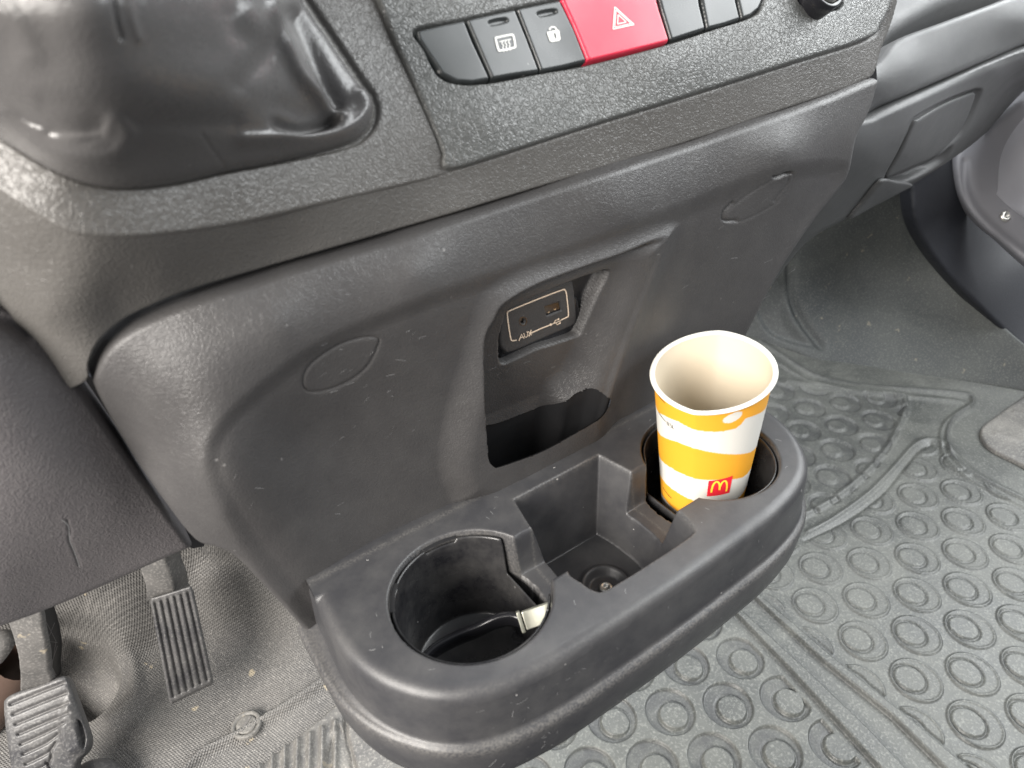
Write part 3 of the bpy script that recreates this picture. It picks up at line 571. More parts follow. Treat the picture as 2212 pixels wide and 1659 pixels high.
# liners (thin glossy cups set in each hole)
def liner(c, sgn, notches):
    N = 240; th = np.linspace(0, 2*math.pi, N, endpoint=False); R = .0478
    x = np.cos(th); y = np.sin(th); ch = .0405/R
    def ring(scale, zt, drop):
        px_ = x*R*scale; cut = ch*R*scale if True else 0
        over = np.maximum(px_-cut, 0); px2 = np.minimum(px_, cut+0*px_)
        sad = sstep((x-ch+.05)/.10)*sstep((.62-np.abs(y+.06))/.12)
        zz = zt-drop*sad*.0295
        for a0, a1, dp in notches:
            m_ = (((th-a0) % (2*math.pi)) < ((a1-a0) % (2*math.pi))); zz = zz-dp*m_*drop
        return [(c[0]+sgn*px2[i], c[1]+y[i]*R*scale, zz[i]) for i in range(N)]
    rings = [ring(1.0, .366, .0), ring(1.002, .3745, 1), ring(.992, .3768, 1), ring(.972, .3768, 1), ring(.966, .3750, 1), ring(.962, .3700, 1), ring(.950, .3560, .7), ring(.90, .330, .2), ring(.86, .309, 0), ring(.82, .3062, 0), ring(.5, .306, 0), ring(.05, .306, 0)]
    # keep heights ordered where the rim dips
    rings[0] = [(p[0], p[1], min(p[2], q[2]-.006)) for p, q in zip(rings[0], rings[1])]
    return loft('cup_well', rings, M_liner, CON, cap=True)
w1 = liner(HL, 1, [(math.radians(70), math.radians(97), .003), (math.radians(135), math.radians(158), .003)]); 
for a0, a1 in ((70, 97), (134, 160)):
    Vv = []
    for t in np.linspace(math.radians(a0), math.radians(a1), 14): Vv += [(HL[0]+.0455*math.cos(t), HL[1]+.0455*math.sin(t), Z0-.0022), (HL[0]+.0483*math.cos(t), HL[1]+.0483*math.sin(t), Z0-.0022)]
    mesh_obj('slot_dark_patch', Vv, [(2*i, 2*i+1, 2*i+3, 2*i+2) for i in range(13)], M_black, w1, False)  # flat black patch painted for the darkness inside a rim slot
w1['label'] = 'empty round cup well on the driver side'
w2 = liner(HR, -1, []); w2['label'] = 'round cup well holding the paper cup'
# screw in the pocket floor
def disc_ring(c, r, z, n=28, ph=0): return [(c[0]+r*math.cos(t+ph), c[1]+r*math.sin(t+ph), z) for t in np.linspace(0, 2*math.pi, n, endpoint=False)]
sc_c = (XC, .2405); zf = Z0-.064-.0035
scr = loft('screw', [disc_ring(sc_c, .0052, zf-.001), disc_ring(sc_c, .0052, zf+.0010), disc_ring(sc_c, .0046, zf+.0020), disc_ring(sc_c, .0022, zf+.0024), disc_ring(sc_c, .0018, zf+.0004)], M_metal, tray, cap=True)
# ================================================================== PAPER CUP
cup = thing('paper_cup', (0, 0, 0), 'empty yellow and white striped paper drink cup with red logo square, in right cup well', 'cup')
Rt, Rb = .0410, .0270
top = at(1539, 803, 'd', .5); top = np.array([.3515, .2650, .4385]); bot = np.array([.3335, .2430, .3080])
axis = top-bot; HT = np.linalg.norm(axis); axis /= HT
e1 = np.cross([0, 1, 0], axis); e1 /= np.linalg.norm(e1); e2 = np.cross(axis, e1)
# e1 ~ +x , e2 ~ +y
def kink(th, t):
    def lobe(k0, amp):
        d = (th-k0+np.pi) % (2*np.pi)-np.pi; sd_ = np.sqrt(np.sin(d)**2+.0006); return amp*np.where(np.abs(d) < np.pi/2, 1-sd_, 0)
    return 1+t*(lobe(KF, .21)+lobe(KB, .19))
def th_of(u, v):
    P = at(u, v, 'z', .4385)-top; return math.atan2(P@e2, P@e1)
KF = th_of(1500, 888); KB = th_of(1556, 716)
def cup_pt(th, t, dr=0.):
    th = np.asarray(th, float); t = np.asarray(t, float); r = (Rb+(Rt-Rb)*t)*kink(th, np.clip(t, 0, 1)**2)+dr
    tl_ = -.25*np.clip(t, 0, 1)**2*r*np.cos(th-KF)
    return bot+axis*(HT*t+tl_)[..., None]+e1*(r*np.cos(th))[..., None]+e2*(r*np.sin(th))[..., None]
def z5(x, y): return (1353.7+x*.2777, 691.2+y*.2777)
_gt, _gz = np.meshgrid(np.linspace(-np.pi, np.pi, 721), np.linspace(0, 1, 401)); _gp = cup_pt(_gt, _gz)
_gn = e1*np.cos(_gt)[..., None]+e2*np.sin(_gt)[..., None]; _face = ((CAM-_gp)*_gn).sum(-1) > 0; _gt = _gt[_face]; _gz = _gz[_face]; _gpx = to_px(_gp[_face])
def px_to_cup(u, v):
    """point (theta, height) of the outer wall nearest to a measured spot of the print"""
    k = ((_gpx-[u, v])**2).sum(-1).argmin(); return _gt[k], _gz[k]
def toT(th): return (th-KF+np.pi) % (2*np.pi)
def curve(pts):
    A = [px_to_cup(*z5(*p)) for p in pts]; A = [(toT(a[0]), a[1]) for a in A if a]; A.sort(); return np.array(A)
Bd = [curve(p) for p in ([(245, 715), (300, 745), (400, 790), (520, 850), (620, 868), (750, 868), (850, 845), (895, 805), (925, 765), (1000, 740), (1075, 695)],
      [(262, 895), (400, 950), (540, 1000), (700, 1035), (870, 1045), (960, 1030), (1020, 975)],
      [(275, 1095), (350, 1150), (450, 1205), (560, 1240), (700, 1242), (820, 1240), (900, 1225), (985, 1140)],
      [(290, 1255), (380, 1330), (470, 1385), (600, 1425), (750, 1425), (850, 1400), (965, 1280)],
      [(300, 1395), (350, 1455), (420, 1505)])]
print('cup curves', [len(b) for b in Bd])
NT, NZ = 420, 230
TH = np.linspace(0, 2*np.pi, NT, endpoint=False); TT = np.linspace(0, 1, NZ); G1, G2 = np.meshgrid(TH, TT)
Pc = cup_pt(G1, G2); tt = toT(G1)
def bt(c):
    a = np.r_[c[:, 0], 2*np.pi+c[0, 0]]; b = np.r_[c[:, 1], c[0, 1]]
    # far side: gentle wave
    return np.interp(np.where(tt < c[0, 0], tt+2*np.pi, tt), a, b)
lv = sum((G2 < bt(c)).astype(int) for c in Bd[:4])
lv = lv + (G2 < bt(Bd[4])) + (G2 < bt(Bd[4])-.14)
yel = (lv % 2 == 0)
dot = px_to_cup(*z5(825, 760)); dth = (G1-dot[0]+np.pi) % (2*np.pi)-np.pi; dx_ = dth*.042; dy_ = (G2-dot[1])*HT
yel &= ~(((dx_*.96+dy_*.28)/.0066)**2+((-dx_*.28+dy_*.96)/.0044)**2 < 1)
colr = np.where(yel[..., None], np.array([.76, .35, .028]), np.array([.64, .62, .57]))
V = Pc.reshape(-1, 3); ids = np.arange(NT*NZ).reshape(NZ, NT)
Fc = [(ids[i, j], ids[i, (j+1) % NT], ids[i+1, (j+1) % NT], ids[i+1, j]) for i in range(NZ-1) for j in range(NT)]
body = mesh_obj('cup_wall', V, Fc, None, cup)
ca = body.data.color_attributes.new('print', 'FLOAT_COLOR', 'POINT'); ca.data.foreach_set('color', np.c_[colr.reshape(-1, 3), np.ones(NT*NZ)].ravel().astype(np.float32))
mt, nt, b = newmat('striped_card'); at_ = nd(nt, 'ShaderNodeVertexColor'); at_.layer_name = 'print'
nn_ = nd(nt, 'ShaderNodeTexNoise'); nn_.inputs['Scale'].default_value = 500; mxx = nd(nt, 'ShaderNodeMixRGB'); mxx.blend_type = 'MULTIPLY'; mxx.inputs[0].default_value = .12
nt.links.new(at_.outputs[0], mxx.inputs[1]); nt.links.new(nn_.outputs['Color'], mxx.inputs[2]); nt.links.new(mxx.outputs[0], b.inputs['Base Color']); b.inputs['Roughness'].default_value = .42; body.data.materials.append(mt)
th = np.linspace(0, 2*np.pi, 120, endpoint=False); one = np.ones(120)
inner = loft('cup_inside', [cup_pt(th, one*t, -.0009) for t in np.linspace(1, .05, 26)]+[cup_pt(th, one*.05, -.004), cup_pt(th, one*.05, -.02), cup_pt(th, one*.05, -.029)], M_in, cup, cap=True)
rr = []
for a_ in np.linspace(0, 2*math.pi, 13):
    rr.append(cup_pt(th, one*(1.0+.0015/HT*math.sin(a_)*1.0), .0008+.0019*math.cos(a_)))
loft('rolled_rim', rr, M_paper, cup)
# print on the cup: logo, fill lines, 0.5L
def on_cup(pts, off, th0, t0, sx=1):
    """local mm coordinates (x right round the wall as seen from outside, y up) -> wall"""
    r = Rb+(Rt-Rb)*t0; p = np.array(pts, float)/1000
    return cup_pt(th0+p[:, 0]/r*sx, t0+p[:, 1]/HT, off)
def cup_poly(name, polys, off, th0, t0, mat, dens=6):
    V = []; Fc = []
    for pl in polys:
        pl = np.array(pl, float); P = []
        for i in range(len(pl)):
            a, b_ = pl[i], pl[(i+1) % len(pl)]; P += [a+(b_-a)*k/dens for k in range(dens)]
        b0 = len(V); V += list(on_cup(P, off, th0, t0))
        for t in tessellate_polygon([[Vector((x, y, 0)) for x, y in P]]): Fc.append(tuple(b0+k for k in t))
    return mesh_obj(name, V, Fc, mat, cup, False)
def cup_strokes(name, lines, off, th0, t0, mat):
    V = []; Fc = []
    for ln, w in lines:
        p = np.array(ln, float); t = np.gradient(p, axis=0); t /= np.linalg.norm(t, axis=1)[:, None]+1e-9; n_ = np.stack([-t[:, 1], t[:, 0]], 1)
        w = np.broadcast_to(w, len(p)); b0 = len(V); A = on_cup(p+n_*w[:, None]/2, off, th0, t0); B = on_cup(p-n_*w[:, None]/2, off, th0, t0)
        for i in range(len(p)):
            V += [A[i], B[i]]
            if i: Fc.append((b0+2*i-2, b0+2*i-1, b0+2*i+1, b0+2*i))
    return mesh_obj(name, V, Fc, mat, cup, False)
lg = px_to_cup(*z5(725, 1297)); 
V = []; Fc = []
for j in range(9):
    for i in range(17):
        x = -8.3+i*16.6/16; y0 = -8.6+1.6*i/16; y1 = 6.0+2.6*i/16; V.append(on_cup([(x, y0+(y1-y0)*j/8)], .00025, *lg)[0])
for j in range(8):
    for i in range(16): a_ = j*17+i; Fc.append((a_, a_+1, a_+18, a_+17))
mesh_obj('logo_square', V, Fc, M_logo_red, cup, False)
aL = np.linspace(0, 1, 14)
def leg(x0, x1, y0, y1, pw): return [(x0+(x1-x0)*s, y0+(y1-y0)*(1-(1-s)**pw)) for s in aL]
arch = lambda xc, w, lo1, lo2: [(xc-w*math.cos(s*math.pi/2)**.9, lo1+(5.3-lo1)*math.sin(s*math.pi/2)**.8) for s in aL]+[(xc+w*math.sin(s*math.pi/2)**1.1, lo2+(5.3-lo2)*math.cos(s*math.pi/2)**.8) for s in aL[1:]]
cup_strokes('logo_arches', [(arch(-2.9, 2.7, -4.8, -2.8), 1.35), (arch(2.5, 2.7, -2.8, -4.8), 1.35)], .0005, *lg, M_logo_yel)
for (x, y), (x2, y2) in (((242, 575), (300, 645)), ((250, 715), (305, 790)), ((285, 1300), (350, 1385))):
    a1 = px_to_cup(*z5(x, y)); a2 = px_to_cup(*z5(x2, y2))
    if a1 and a2:
        s = np.linspace(0, 1, 6); A = cup_pt(a1[0]+(a2[0]-a1[0])*s, a1[1]+(a2[1]-a1[1])*s+.0025, .0003); B = cup_pt(a1[0]+(a2[0]-a1[0])*s, a1[1]+(a2[1]-a1[1])*s-.0025, .0003)
        mesh_obj('fill_line', list(A)+list(B), [(i, i+1, i+7, i+6) for i in range(5)], M_ink, cup)
tx = px_to_cup(*z5(340, 818))
if tx:
    w = .45
    cup_strokes('fill_mark', [([(-3.2, -1.6), (-3.2, 1.6), (-1.8, 1.6), (-1.8, -1.6), (-3.2, -1.6)], w), ([(-1.1, -1.6), (-1.1, -1.1)], w), ([(1.3, 1.6), (-.2, 1.6), (-.2, .2), (1.3, .2), (1.3, -1.6), (-.3, -1.6)], w), ([(2.1, 1.6), (2.1, -1.6), (3.4, -1.6)], w)], .0003, *tx, M_ink)
# ================================================================== USB lead lying in the left well
cab = thing('usb_lead', (0, 0, 0), 'short flat black lead with a silver metal plug lying in the empty left cup well', 'cable')
def lead(name, px_, z0s, w, mat):
    P = np.array([at(u, v, 'z', z) for (u, v), z in zip(px_, z0s)]); P = smooth_line(P, False, 6); wv = np.array([0, 0, w]); t = np.gradient(P, axis=0)
    s = np.cross(t, [0, 0, 1.]); s /= np.linalg.norm(s, axis=1)[:, None]; s *= .0016
    rings = []
    for p, q in zip(P, s): rings.append([p-wv-q, p-wv+q, p-wv*.5+q*1.5, p+wv*.5+q*1.5, p+wv+q, p+wv-q, p+wv*.5-q*1.5, p-wv*.5-q*1.5])
    return loft(name, rings, mat, cab, cap=True)
lead('strap', [(905, 1440), (940, 1405), (985, 1380), (1030, 1362), (1065, 1345), (1095, 1337), (1118, 1340), (1130, 1348)], [.330, .332, .334, .337, .341, .343, .343, .343], .0055, M_gloss)
p0 = at(1128, 1342, 'z', .346); p1 = at(1196, 1318, 'z', .349); ux = p1-p0; Lp = np.linalg.norm(ux); ux /= Lp; sd = np.cross(ux, [0, 0, 1.]); sd /= np.linalg.norm(sd); upv = np.cross(sd, ux)
tl = .6*upv-.8*sd; tl = .75*upv+.66*-sd; tl /= np.linalg.norm(tl); tw = np.cross(ux, tl)
Vb, Fb = box_verts((p0+p1)/2+ux*.001, ux*Lp/2, tw*.0023, tl*.0058); bevel(mesh_obj('metal_plug', Vb, Fb, M_plug, cab, False), .0006)
Vb, Fb = box_verts(p0-ux*.001, ux*.0012, tw*.003, tl*.0066); bevel(mesh_obj('plug_collar', Vb, Fb, M_plug, cab, False), .0005)
Vb, Fb = box_verts((p0+p1)/2+ux*.004-tw*.0020+tl*.002, ux*.002, tw*.0006, tl*.001); mesh_obj('plug_slot', Vb, Fb, M_ink, cab, False)
# ================================================================== KNEE PANEL (driver side)
KN = thing('knee_panel', (0, 0, 0), 'scratched dark grained knee panel under the steering column, above the pedals', 'dashboard panel')
SK = Surf([(-120, 640, 'y', .352), (0, 664, 'y', .355), (60, 690, 'y', .360), (175, 835, 'y', .362), (300, 1010, 'y', .366), (415, 1180, 'y', .372), (250, 1260, 'y', .385), (90, 1328, 'y', .395), (-120, 1400, 'y', .40), (-120, 1000, 'y', .352), (100, 1000, 'y', .350), (250, 1080, 'y', .360), (0, 1250, 'y', .372), (200, 1180, 'y', .368), (0, 800, 'y', .345)])
kp = sheet('panel_face', [(-120, 640), (-40, 655), (10, 664), (40, 672), (62, 692), (115, 760), (175, 838), (235, 925), (300, 1020), (360, 1102), (405, 1165), (417, 1182), (412, 1190), (330, 1226), (250, 1262), (170, 1297), (90, 1330), (0, 1362), (-120, 1402)], SK, M_knee, KN, 3,
    [groove([(145, 1125), (152, 1150), (150, 1165), (162, 1195), (172, 1222)], .0009, 2.5), groove([(-120, 670), (0, 692), (60, 720)], .003, 14)], inward=(0, 1, 0), edge=(.006, 16), skirt=.03)
ribbons('scratch', [(smooth_line([(132, 1123), (147, 1135), (150, 1160), (152, 1172), (160, 1190), (168, 1212), (172, 1226)], False, 4), 1.2)], 1.4, SK, .0006, plain('scratch_grey', (.3, .3, .3), .7), KN)
# black sheet painting the shade in the gap between knee panel and console
SB = Surf([(0, 600, 'y', .42), (200, 800, 'y', .42), (450, 1150, 'y', .42), (300, 1100, 'y', .43), (0, 1000, 'y', .43)])
sheet('backing', [(-120, 650), (60, 660), (160, 780), (260, 880), (380, 1060), (440, 1165), (428, 1182), (400, 1175), (300, 1080), (-120, 1000)], SB, M_black, KN, 8, skirt=0)
# ================================================================== PEDALS
def pedal_pad(name, quad, surf, parent, n, along, gw, gd, mat, th=.012, skipframe=.05, worn=None):
    q = np.array(quad, float); out = []
    for i in range(4):
        a, b_ = q[i], q[(i+1) % 4]; out += [a+(b_-a)*t for t in (.04, .12, .5, .88, .96)]
    fts = []
    for k in range(n):
        s = (k+.75)/(n+.5)
        if along == 'v': a = q[0]+(q[1]-q[0])*s; b_ = q[3]+(q[2]-q[3])*s
        else: a = q[0]+(q[3]-q[0])*s; b_ = q[1]+(q[2]-q[1])*s
        fts.append(groove([a+(b_-a)*.06, a+(b_-a)*.5, a+(b_-a)*.94], gd, gw, sm=4))
    if worn: fts += worn
    return sheet(name, out, surf, mat, parent, 1.8, fts, inward=(0, .6, -.8), edge=(.004, 6), skirt=th, sm=3)
ACC = thing('accelerator_pedal', (0, 0, 0), 'narrow upright accelerator pedal with vertical ribbed rubber pad, right of the brake pedal', 'pedal')
qa = [(322, 1292), (414, 1264), (461, 1475), (366, 1522)]
SA = Surf([(322, 1292, 'z', .175), (414, 1264, 'z', .178), (461, 1475, 'z', .055), (366, 1522, 'z', .052), (390, 1400, 'z', .116)])
pedal_pad('rubber_pad', qa, SA, ACC, 6, 'v', 3.2, .0040, M_pedal, .014)
def arm(name, Lp, Rp, surf, parent, mat, th, cross=None):
    out = list(Lp)+list(Rp)[::-1]
    return sheet(name, out, surf, mat, parent, 2.2, [], inward=(.55, .6, -.5), edge=(.002, 5), skirt=th, sm=4)
SAa = Surf([(300, 1180, 'z', .235), (380, 1180, 'z', .235), (322, 1300, 'z', .165), (410, 1275, 'z', .165)])
arm('arm', [(298, 1180), (302, 1230), (312, 1262), (316, 1290), (322, 1300)], [(352, 1180), (358, 1215), (372, 1250), (376, 1275), (378, 1290)], SAa, ACC, M_arm, .022)
BRK = thing('brake_pedal', (0, 0, 0), 'wide worn brake pedal with horizontal ribs and a cracked right edge, at the lower left', 'pedal')
qb = [(22, 1505), (140, 1455), (205, 1640), (30, 1720)]
SBk = Surf([(0, 1510, 'z', .135), (140, 1460, 'z', .140), (190, 1600, 'z', .085), (30, 1720, 'z', .06), (100, 1570, 'z', .108), (205, 1640, 'z', .07)])
bp_ = [(5, 1530), (10, 1508), (40, 1492), (90, 1475), (132, 1460), (146, 1468), (158, 1500), (180, 1560), (192, 1600), (185, 1625), (165, 1650), (150, 1720), (40, 1740), (25, 1680), (12, 1600)]
gr = []
for k in range(9):
    y0 = 1522+k*21.5; x0 = 22+k*5.5; x1 = min(138+k*5, 150); gr.append(groove([(x0, y0), ((x0+x1)/2, y0-24), (x1-(k > 3)*(k-3)*10, y0-47)], .0030, 2.8, sm=3))
sheet('rubber_pad', bp_, SBk, M_pedal, BRK, 2, gr+[dent([(165, 1555), (176, 1560), (186, 1595), (180, 1620), (170, 1600)], .006, 5), dent([(120, 1560), (150, 1500), (178, 1570), (185, 1620), (140, 1640)], -.004, 20)], inward=(0, .6, -.8), edge=(.006, 12), skirt=.016, sm=4)
SBa = Surf([(20, 1330, 'z', .235), (120, 1300, 'z', .245), (90, 1480, 'z', .135), (140, 1470, 'z', .135), (50, 1420, 'z', .185)])
arm('arm', [(15, 1320), (28, 1380), (38, 1420), (42, 1460), (48, 1500)], [(78, 1310), (92, 1360), (102, 1410), (104, 1445), (108, 1475)], SBa, BRK, M_arm, .003)
SBs = Surf([(80, 1310, 'z', .238), (125, 1300, 'z', .20), (104, 1460, 'z', .138), (125, 1450, 'z', .11)])
arm('arm_side', [(76, 1305), (90, 1360), (100, 1410), (103, 1445), (106, 1466)], [(100, 1295), (118, 1340), (127, 1390), (125, 1430), (124, 1460)], SBs, BRK, M_black, .002)
ribbons('web', [([(98, 1340), (121, 1385), (112, 1440), (122, 1460)], 1.5), ([(118, 1345), (102, 1385), (124, 1388)], 1.6), ([(124, 1395), (106, 1450)], 1.6)], 2, SBs, .0008, M_knee, BRK)
sheet('rubber_stop', [(140, 1700), (150, 1660), (185, 1634), (225, 1628), (252, 1640), (262, 1670), (250, 1760), (150, 1760)], Surf([(140, 1700, 'z', .03), (225, 1630, 'z', .035), (260, 1680, 'z', .03), (200, 1760, 'z', .03), (205, 1680, 'z', .042)]), M_pedal, None, 3, inward=(0, 0, -1), edge=(.012, 22), skirt=.03)
tag(bpy.data.objects['rubber_stop'], 'rounded grey rubber stop on the floor beside the brake pedal', 'pedal stop')
# steering shaft bits seen in the dark at far left
SH = thing('steering_shaft', (0, 0, 0), 'rusty brown shaft joint in the dark gap left of the brake pedal arm', 'shaft')
loft('shaft', tube([at(-40, 1560, 'z', .02), at(0, 1500, 'z', .05), at(40, 1430, 'z', .09)], .022, 16), plain('rusty_metal', (.10, .065, .05), .45, .3), SH)
loft('joint', tube([at(-30, 1400, 'z', .13), at(5, 1395, 'z', .13), at(20, 1400, 'z', .125)], .016, 14), M_arm, SH, cap=True)
# floor plug
FP = thing('floor_fastener', (0, 0, 0), 'round twist fastener with a slotted centre on the studded driver floor', 'fastener')
c0 = at(533, 1568, 'z', .002)
R_ = lambda r, z: [(c0[0]+.68*r*math.cos(t), c0[1]+.68*r*math.sin(t), c0[2]+.55*z) for t in np.linspace(0, 2*math.pi, 40, endpoint=False)]
loft('ring', [R_(.0235, 0), R_(.023, .006), R_(.021, .0075), R_(.0175, .0065), R_(.0165, .003), R_(.0155, .0028)], M_mat2, FP)
loft('centre', [R_(.0155, .002), R_(.0150, .0062), R_(.0135, .0068), R_(.004, .0068)], M_mat2, FP, cap=True)
Vb, Fb = box_verts(c0+np.array([0, 0, .0036]), np.array([.007, .0055, 0]), np.array([-.0008, .001, 0]), np.array([0, 0, .0008])); mesh_obj('slot', Vb, Fb, M_arm, FP, False)
# ================================================================== MATS
Zm = Surf([(0, 1600, 'z', .006), (1100, 1650, 'z', .006), (2000, 1000, 'z', .006), (2200, 1650, 'z', .006), (1700, 900, 'z', .006)])
Zb = np.array([0., 0.])
# lattices of round studs in world coordinates
def lattice(i, j, base, a, b): return (base[0]+i*a[0]+j*b[0], base[1]+i*a[1]+j*b[1])
def r1(x, y): return (1727.9+x*.3403, 1094.5+y*.3403)     # zoom (3000,1900) -> layout px
def r2(x, y): return (1267.3+x*.2361, 1267.3+y*.2361)
pts = {(0, 0): (452, 165), (0, 1): (432, 365), (0, 2): (413, 597), (0, 3): (400, 832), (1, 0): (745, 118), (1, 1): (742, 330), (1, 2): (738, 565), (1, 3): (735, 823), (1, 4): (740, 1095), (2, 0): (1045, 88), (2, 1): (1050, 295), (2, 2): (1065, 528), (2, 3): (1078, 785), (2, 4): (1090, 1075), (2, 5): (1115, 1390), (3, 1): (1345, 270), (-1, 1): (130, 407), (-1, 2): (110, 615)}
A = np.array([(1, i, j) for i, j in pts]); Bw = np.array([at(*r1(*p), 'z', .006)[:2] for p in pts.values()])
cf = np.linalg.lstsq(A, Bw, rcond=None)[0]; print('lattice R', cf.round(4).tolist(), np.abs(A@cf-Bw).max())
pts2 = {(0, 0): (1390, 643), (1, 0): (1818, 1028), (0, 1): (925, 700), (1, 1): (1288, 1075), (2, 1): (1738, 1500), (1, 2): (760, 1138), (2, 2): (1165, 1560), (1, 3): (225, 1215), (2, 3): (600, 1620)}
A2 = np.array([(1, i, j) for i, j in pts2]); B2w = np.array([at(*r2(*p), 'z', .006)[:2] for p in pts2.values()])
cf2 = np.linalg.lstsq(A2, B2w, rcond=None)[0]; print('lattice L', cf2.round(4).tolist(), np.abs(A2@cf2-B2w).max())
def studs(cfm, region, R, Rin, offin, hgt, mode, irange, jrange):
    cs = [cfm[0]+i*cfm[1]+j*cfm[2] for i in irange for j in jrange]
    reg = np.array(region, float)
    def fn(Q):
        P = Zm(Q)[:, :2]; out = np.zeros(len(Q)); s = sdf(Q, smooth_line(reg, True, 5)); inside = sstep(-s/4)
        dmin = np.full(len(Q), 9.)
        for c in cs:
            r = np.hypot(P[:, 0]-c[0], P[:, 1]-c[1]); m_ = r < R*1.25
            if not m_.any(): continue
            rr_ = r[m_]; q = P[m_]-c-offin; ri = np.hypot(q[:, 0], q[:, 1])
            if mode == 'raised': h = hgt*(.55*sstep((R-rr_)/.0014) ) + hgt*.45*np.exp(-((rr_-R+.0015)/.0011)**2) - hgt*.9*np.exp(-((ri-Rin)/.0011)**2) + .35*hgt*sstep((Rin-ri)/.0015)
            else: h = -hgt*sstep((R-rr_)/.0016) + hgt*1.0*sstep((Rin-ri)/.0014) - .3*hgt*np.exp(-((ri-Rin-.0012)/.001)**2)
            out[m_] += h
        return -out*inside      # inward = down
    return fn
e = 60
mat_out = [(1560, 720), (1640, 700), (1700, 740), (1760, 785), (1850, 800), (2000, 815), (2120, 822), (2175, 838), (2215, 850), (2400, 900), (2450, 1300), (2400, 1850), (1600, 1850), (1000, 1850), (860, 1660), (900, 1500), (1100, 1300), (1400, 1000)]
mat_out = [(1560, 760), (1650, 690), (1700, 735), (1750, 765), (1800, 778), (1950, 792), (2120, 808), (2300, 830), (2480, 900), (2500, 1300), (2450, 1850), (1600, 1880), (1000, 1850), (880, 1700), (870, 1600), (1000, 1400), (1300, 1100)]
regA = [(1640, 830), (1760, 845), (1850, 848), (1930, 852), (1960, 862), (1955, 905), (1930, 960), (1880, 1030), (1820, 1080), (1750, 1120), (1640, 1180), (1550, 1100)]
regB = [(1730, 1175), (1800, 1140), (1880, 1090), (1940, 1030), (1985, 975), (2010, 965), (2050, 980), (2090, 1020), (2150, 1060), (2250, 1110), (2450, 1200), (2480, 1800), (2250, 1850), (2200, 1765), (2098, 1662), (1966, 1550), (1816, 1430), (1660, 1290), (1650, 1262), (1680, 1220)]
regC = [(1535, 1310), (1570, 1335), (1694, 1462), (1844, 1628), (1940, 1740), (2000, 1850), (900, 1850), (880, 1680), (1100, 1500), (1400, 1380)]
offR = np.array([-.0060, .0010]); 
oR = at(*r1(700, 558), 'z', .006)[:2]-at(*r1(738, 565), 'z', .006)[:2]; oL = at(*r2(1425, 670), 'z', .006)[:2]-at(*r2(1390, 643), 'z', .006)[:2]
RR = .0265
rib = lambda p, h=-.0035, w=5: groove(p, h, w, sm=5)
ledge = [(1640, 735), (1700, 775), (1760, 810), (1850, 832), (1980, 842), (2080, 852), (2100, 862), (2095, 880), (2060, 905), (2045, 940), (2055, 985), (2090, 1020), (2160, 1060), (2330, 1140)]
mfe = [studs(cf, regB, RR, .0165, oR, .0028, 'raised', range(-4, 7), range(-3, 8)), studs(cf2, regC, RR, .0155, oL, .0036, 'sunk', range(-3, 5), range(-3, 9)),
       studs(np.array([at(1803, 904, 'z', .006)[:2], at(1921, 893, 'z', .006)[:2]-at(1803, 904, 'z', .006)[:2], at(1783, 945, 'z', .006)[:2]-at(1803, 904, 'z', .006)[:2]])*1., regA, .0215, .0135, np.array([-.004, .001]), .0024, 'sunk', (), ()),
       # channel ribs running down to the right
       dent([(1560, 1305), (1586, 1330), (1706, 1455), (1856, 1620), (1960, 1735), (2020, 1735), (1946, 1655), (1876, 1580), (1751, 1460), (1606, 1325), (1580, 1295)], -.0065, 4, sm=0),
       dent([(1605, 1275), (1631, 1300), (1776, 1435), (1926, 1555), (2031, 1660), (2130, 1760), (2190, 1760), (2086, 1660), (1956, 1550), (1806, 1430), (1645, 1292), (1620, 1270)], -.0065, 4, sm=0),
       rib(ledge, -.004, 5), rib([(x-14 if y > 870 else x-8, y+16 if y < 870 else y+4) for x, y in ledge], -.003, 4),
       rib([(1745, 1150), (1800, 1120), (1880, 1062), (1940, 1000), (1975, 962), (2010, 950), (2050, 968), (2090, 1010), (2150, 1050), (2330, 1135)], -.004, 5),
       rib([(1738, 1168), (1820, 1128), (1900, 1072), (1950, 1012), (1985, 972), (2010, 962)], .002, 4),
       rib([(1690, 1135), (1780, 1090), (1860, 1030), (1920, 960), (1950, 900), (1955, 868), (1930, 852), (1800, 838), (1700, 825)], -.0045, 6),
       groove([(1600, 1240), (1400, 1400), (1100, 1560)], 0, 4)]
# studs in the small field beside the tray
fA = [(1803, 904), (1725, 884), (1828, 868), (1734, 915), (1790, 940), (1848, 915), (1900, 880), (1700, 870), (1757, 855), (1780, 975), (1720, 965), (1690, 905), (1740, 1000), (1690, 1010), (1660, 950), (1640, 1000)]
cA = {}
pA = {(0, 0): (1783+5, 943), (0, -1): (1806, 904-12), (1, -1): (0, 0)}
def z3(x, y): return (1612.9+x*.2708, 748.8+y*.2708)
c_A = {(0, 0): (760, 630), (1, 0): (1060, 590), (0, 1): (735, 815), (-1, 0): (455, 665), (0, -1): (790, 445), (-1, -1): (485, 490), (0, 2): (670, 1040), (-1, 1): (430, 870), (1, 1): (1010, 770)}
A_ = np.array([(1, i, j) for i, j in c_A]); B_ = np.array([at(*z3(*p), 'z', .006)[:2] for p in c_A.values()]); kA = np.linalg.lstsq(A_, B_, rcond=None)[0]
def field_small(Q):
    P = Zm(Q)[:, :2]; out = np.zeros(len(Q)); s = sdf(Q, smooth_line(regA, True, 5)); ins = sstep(-s/4)
    k = kA
    for i in range(-4, 4):
        for j in range(-3, 6):
            q = k[0]+i*k[1]+j*k[2]; r = np.hypot(P[:, 0]-q[0], P[:, 1]-q[1]); ri = np.hypot(P[:, 0]-q[0]-oR[0], P[:, 1]-q[1]-oR[1])
            out += np.where(r < .05, -.0032*sstep((.0260-r)/.0016)+.0032*sstep((.0150-ri)/.0016), 0)
    return -out*ins
mfe[2] = field_small
GR = {}
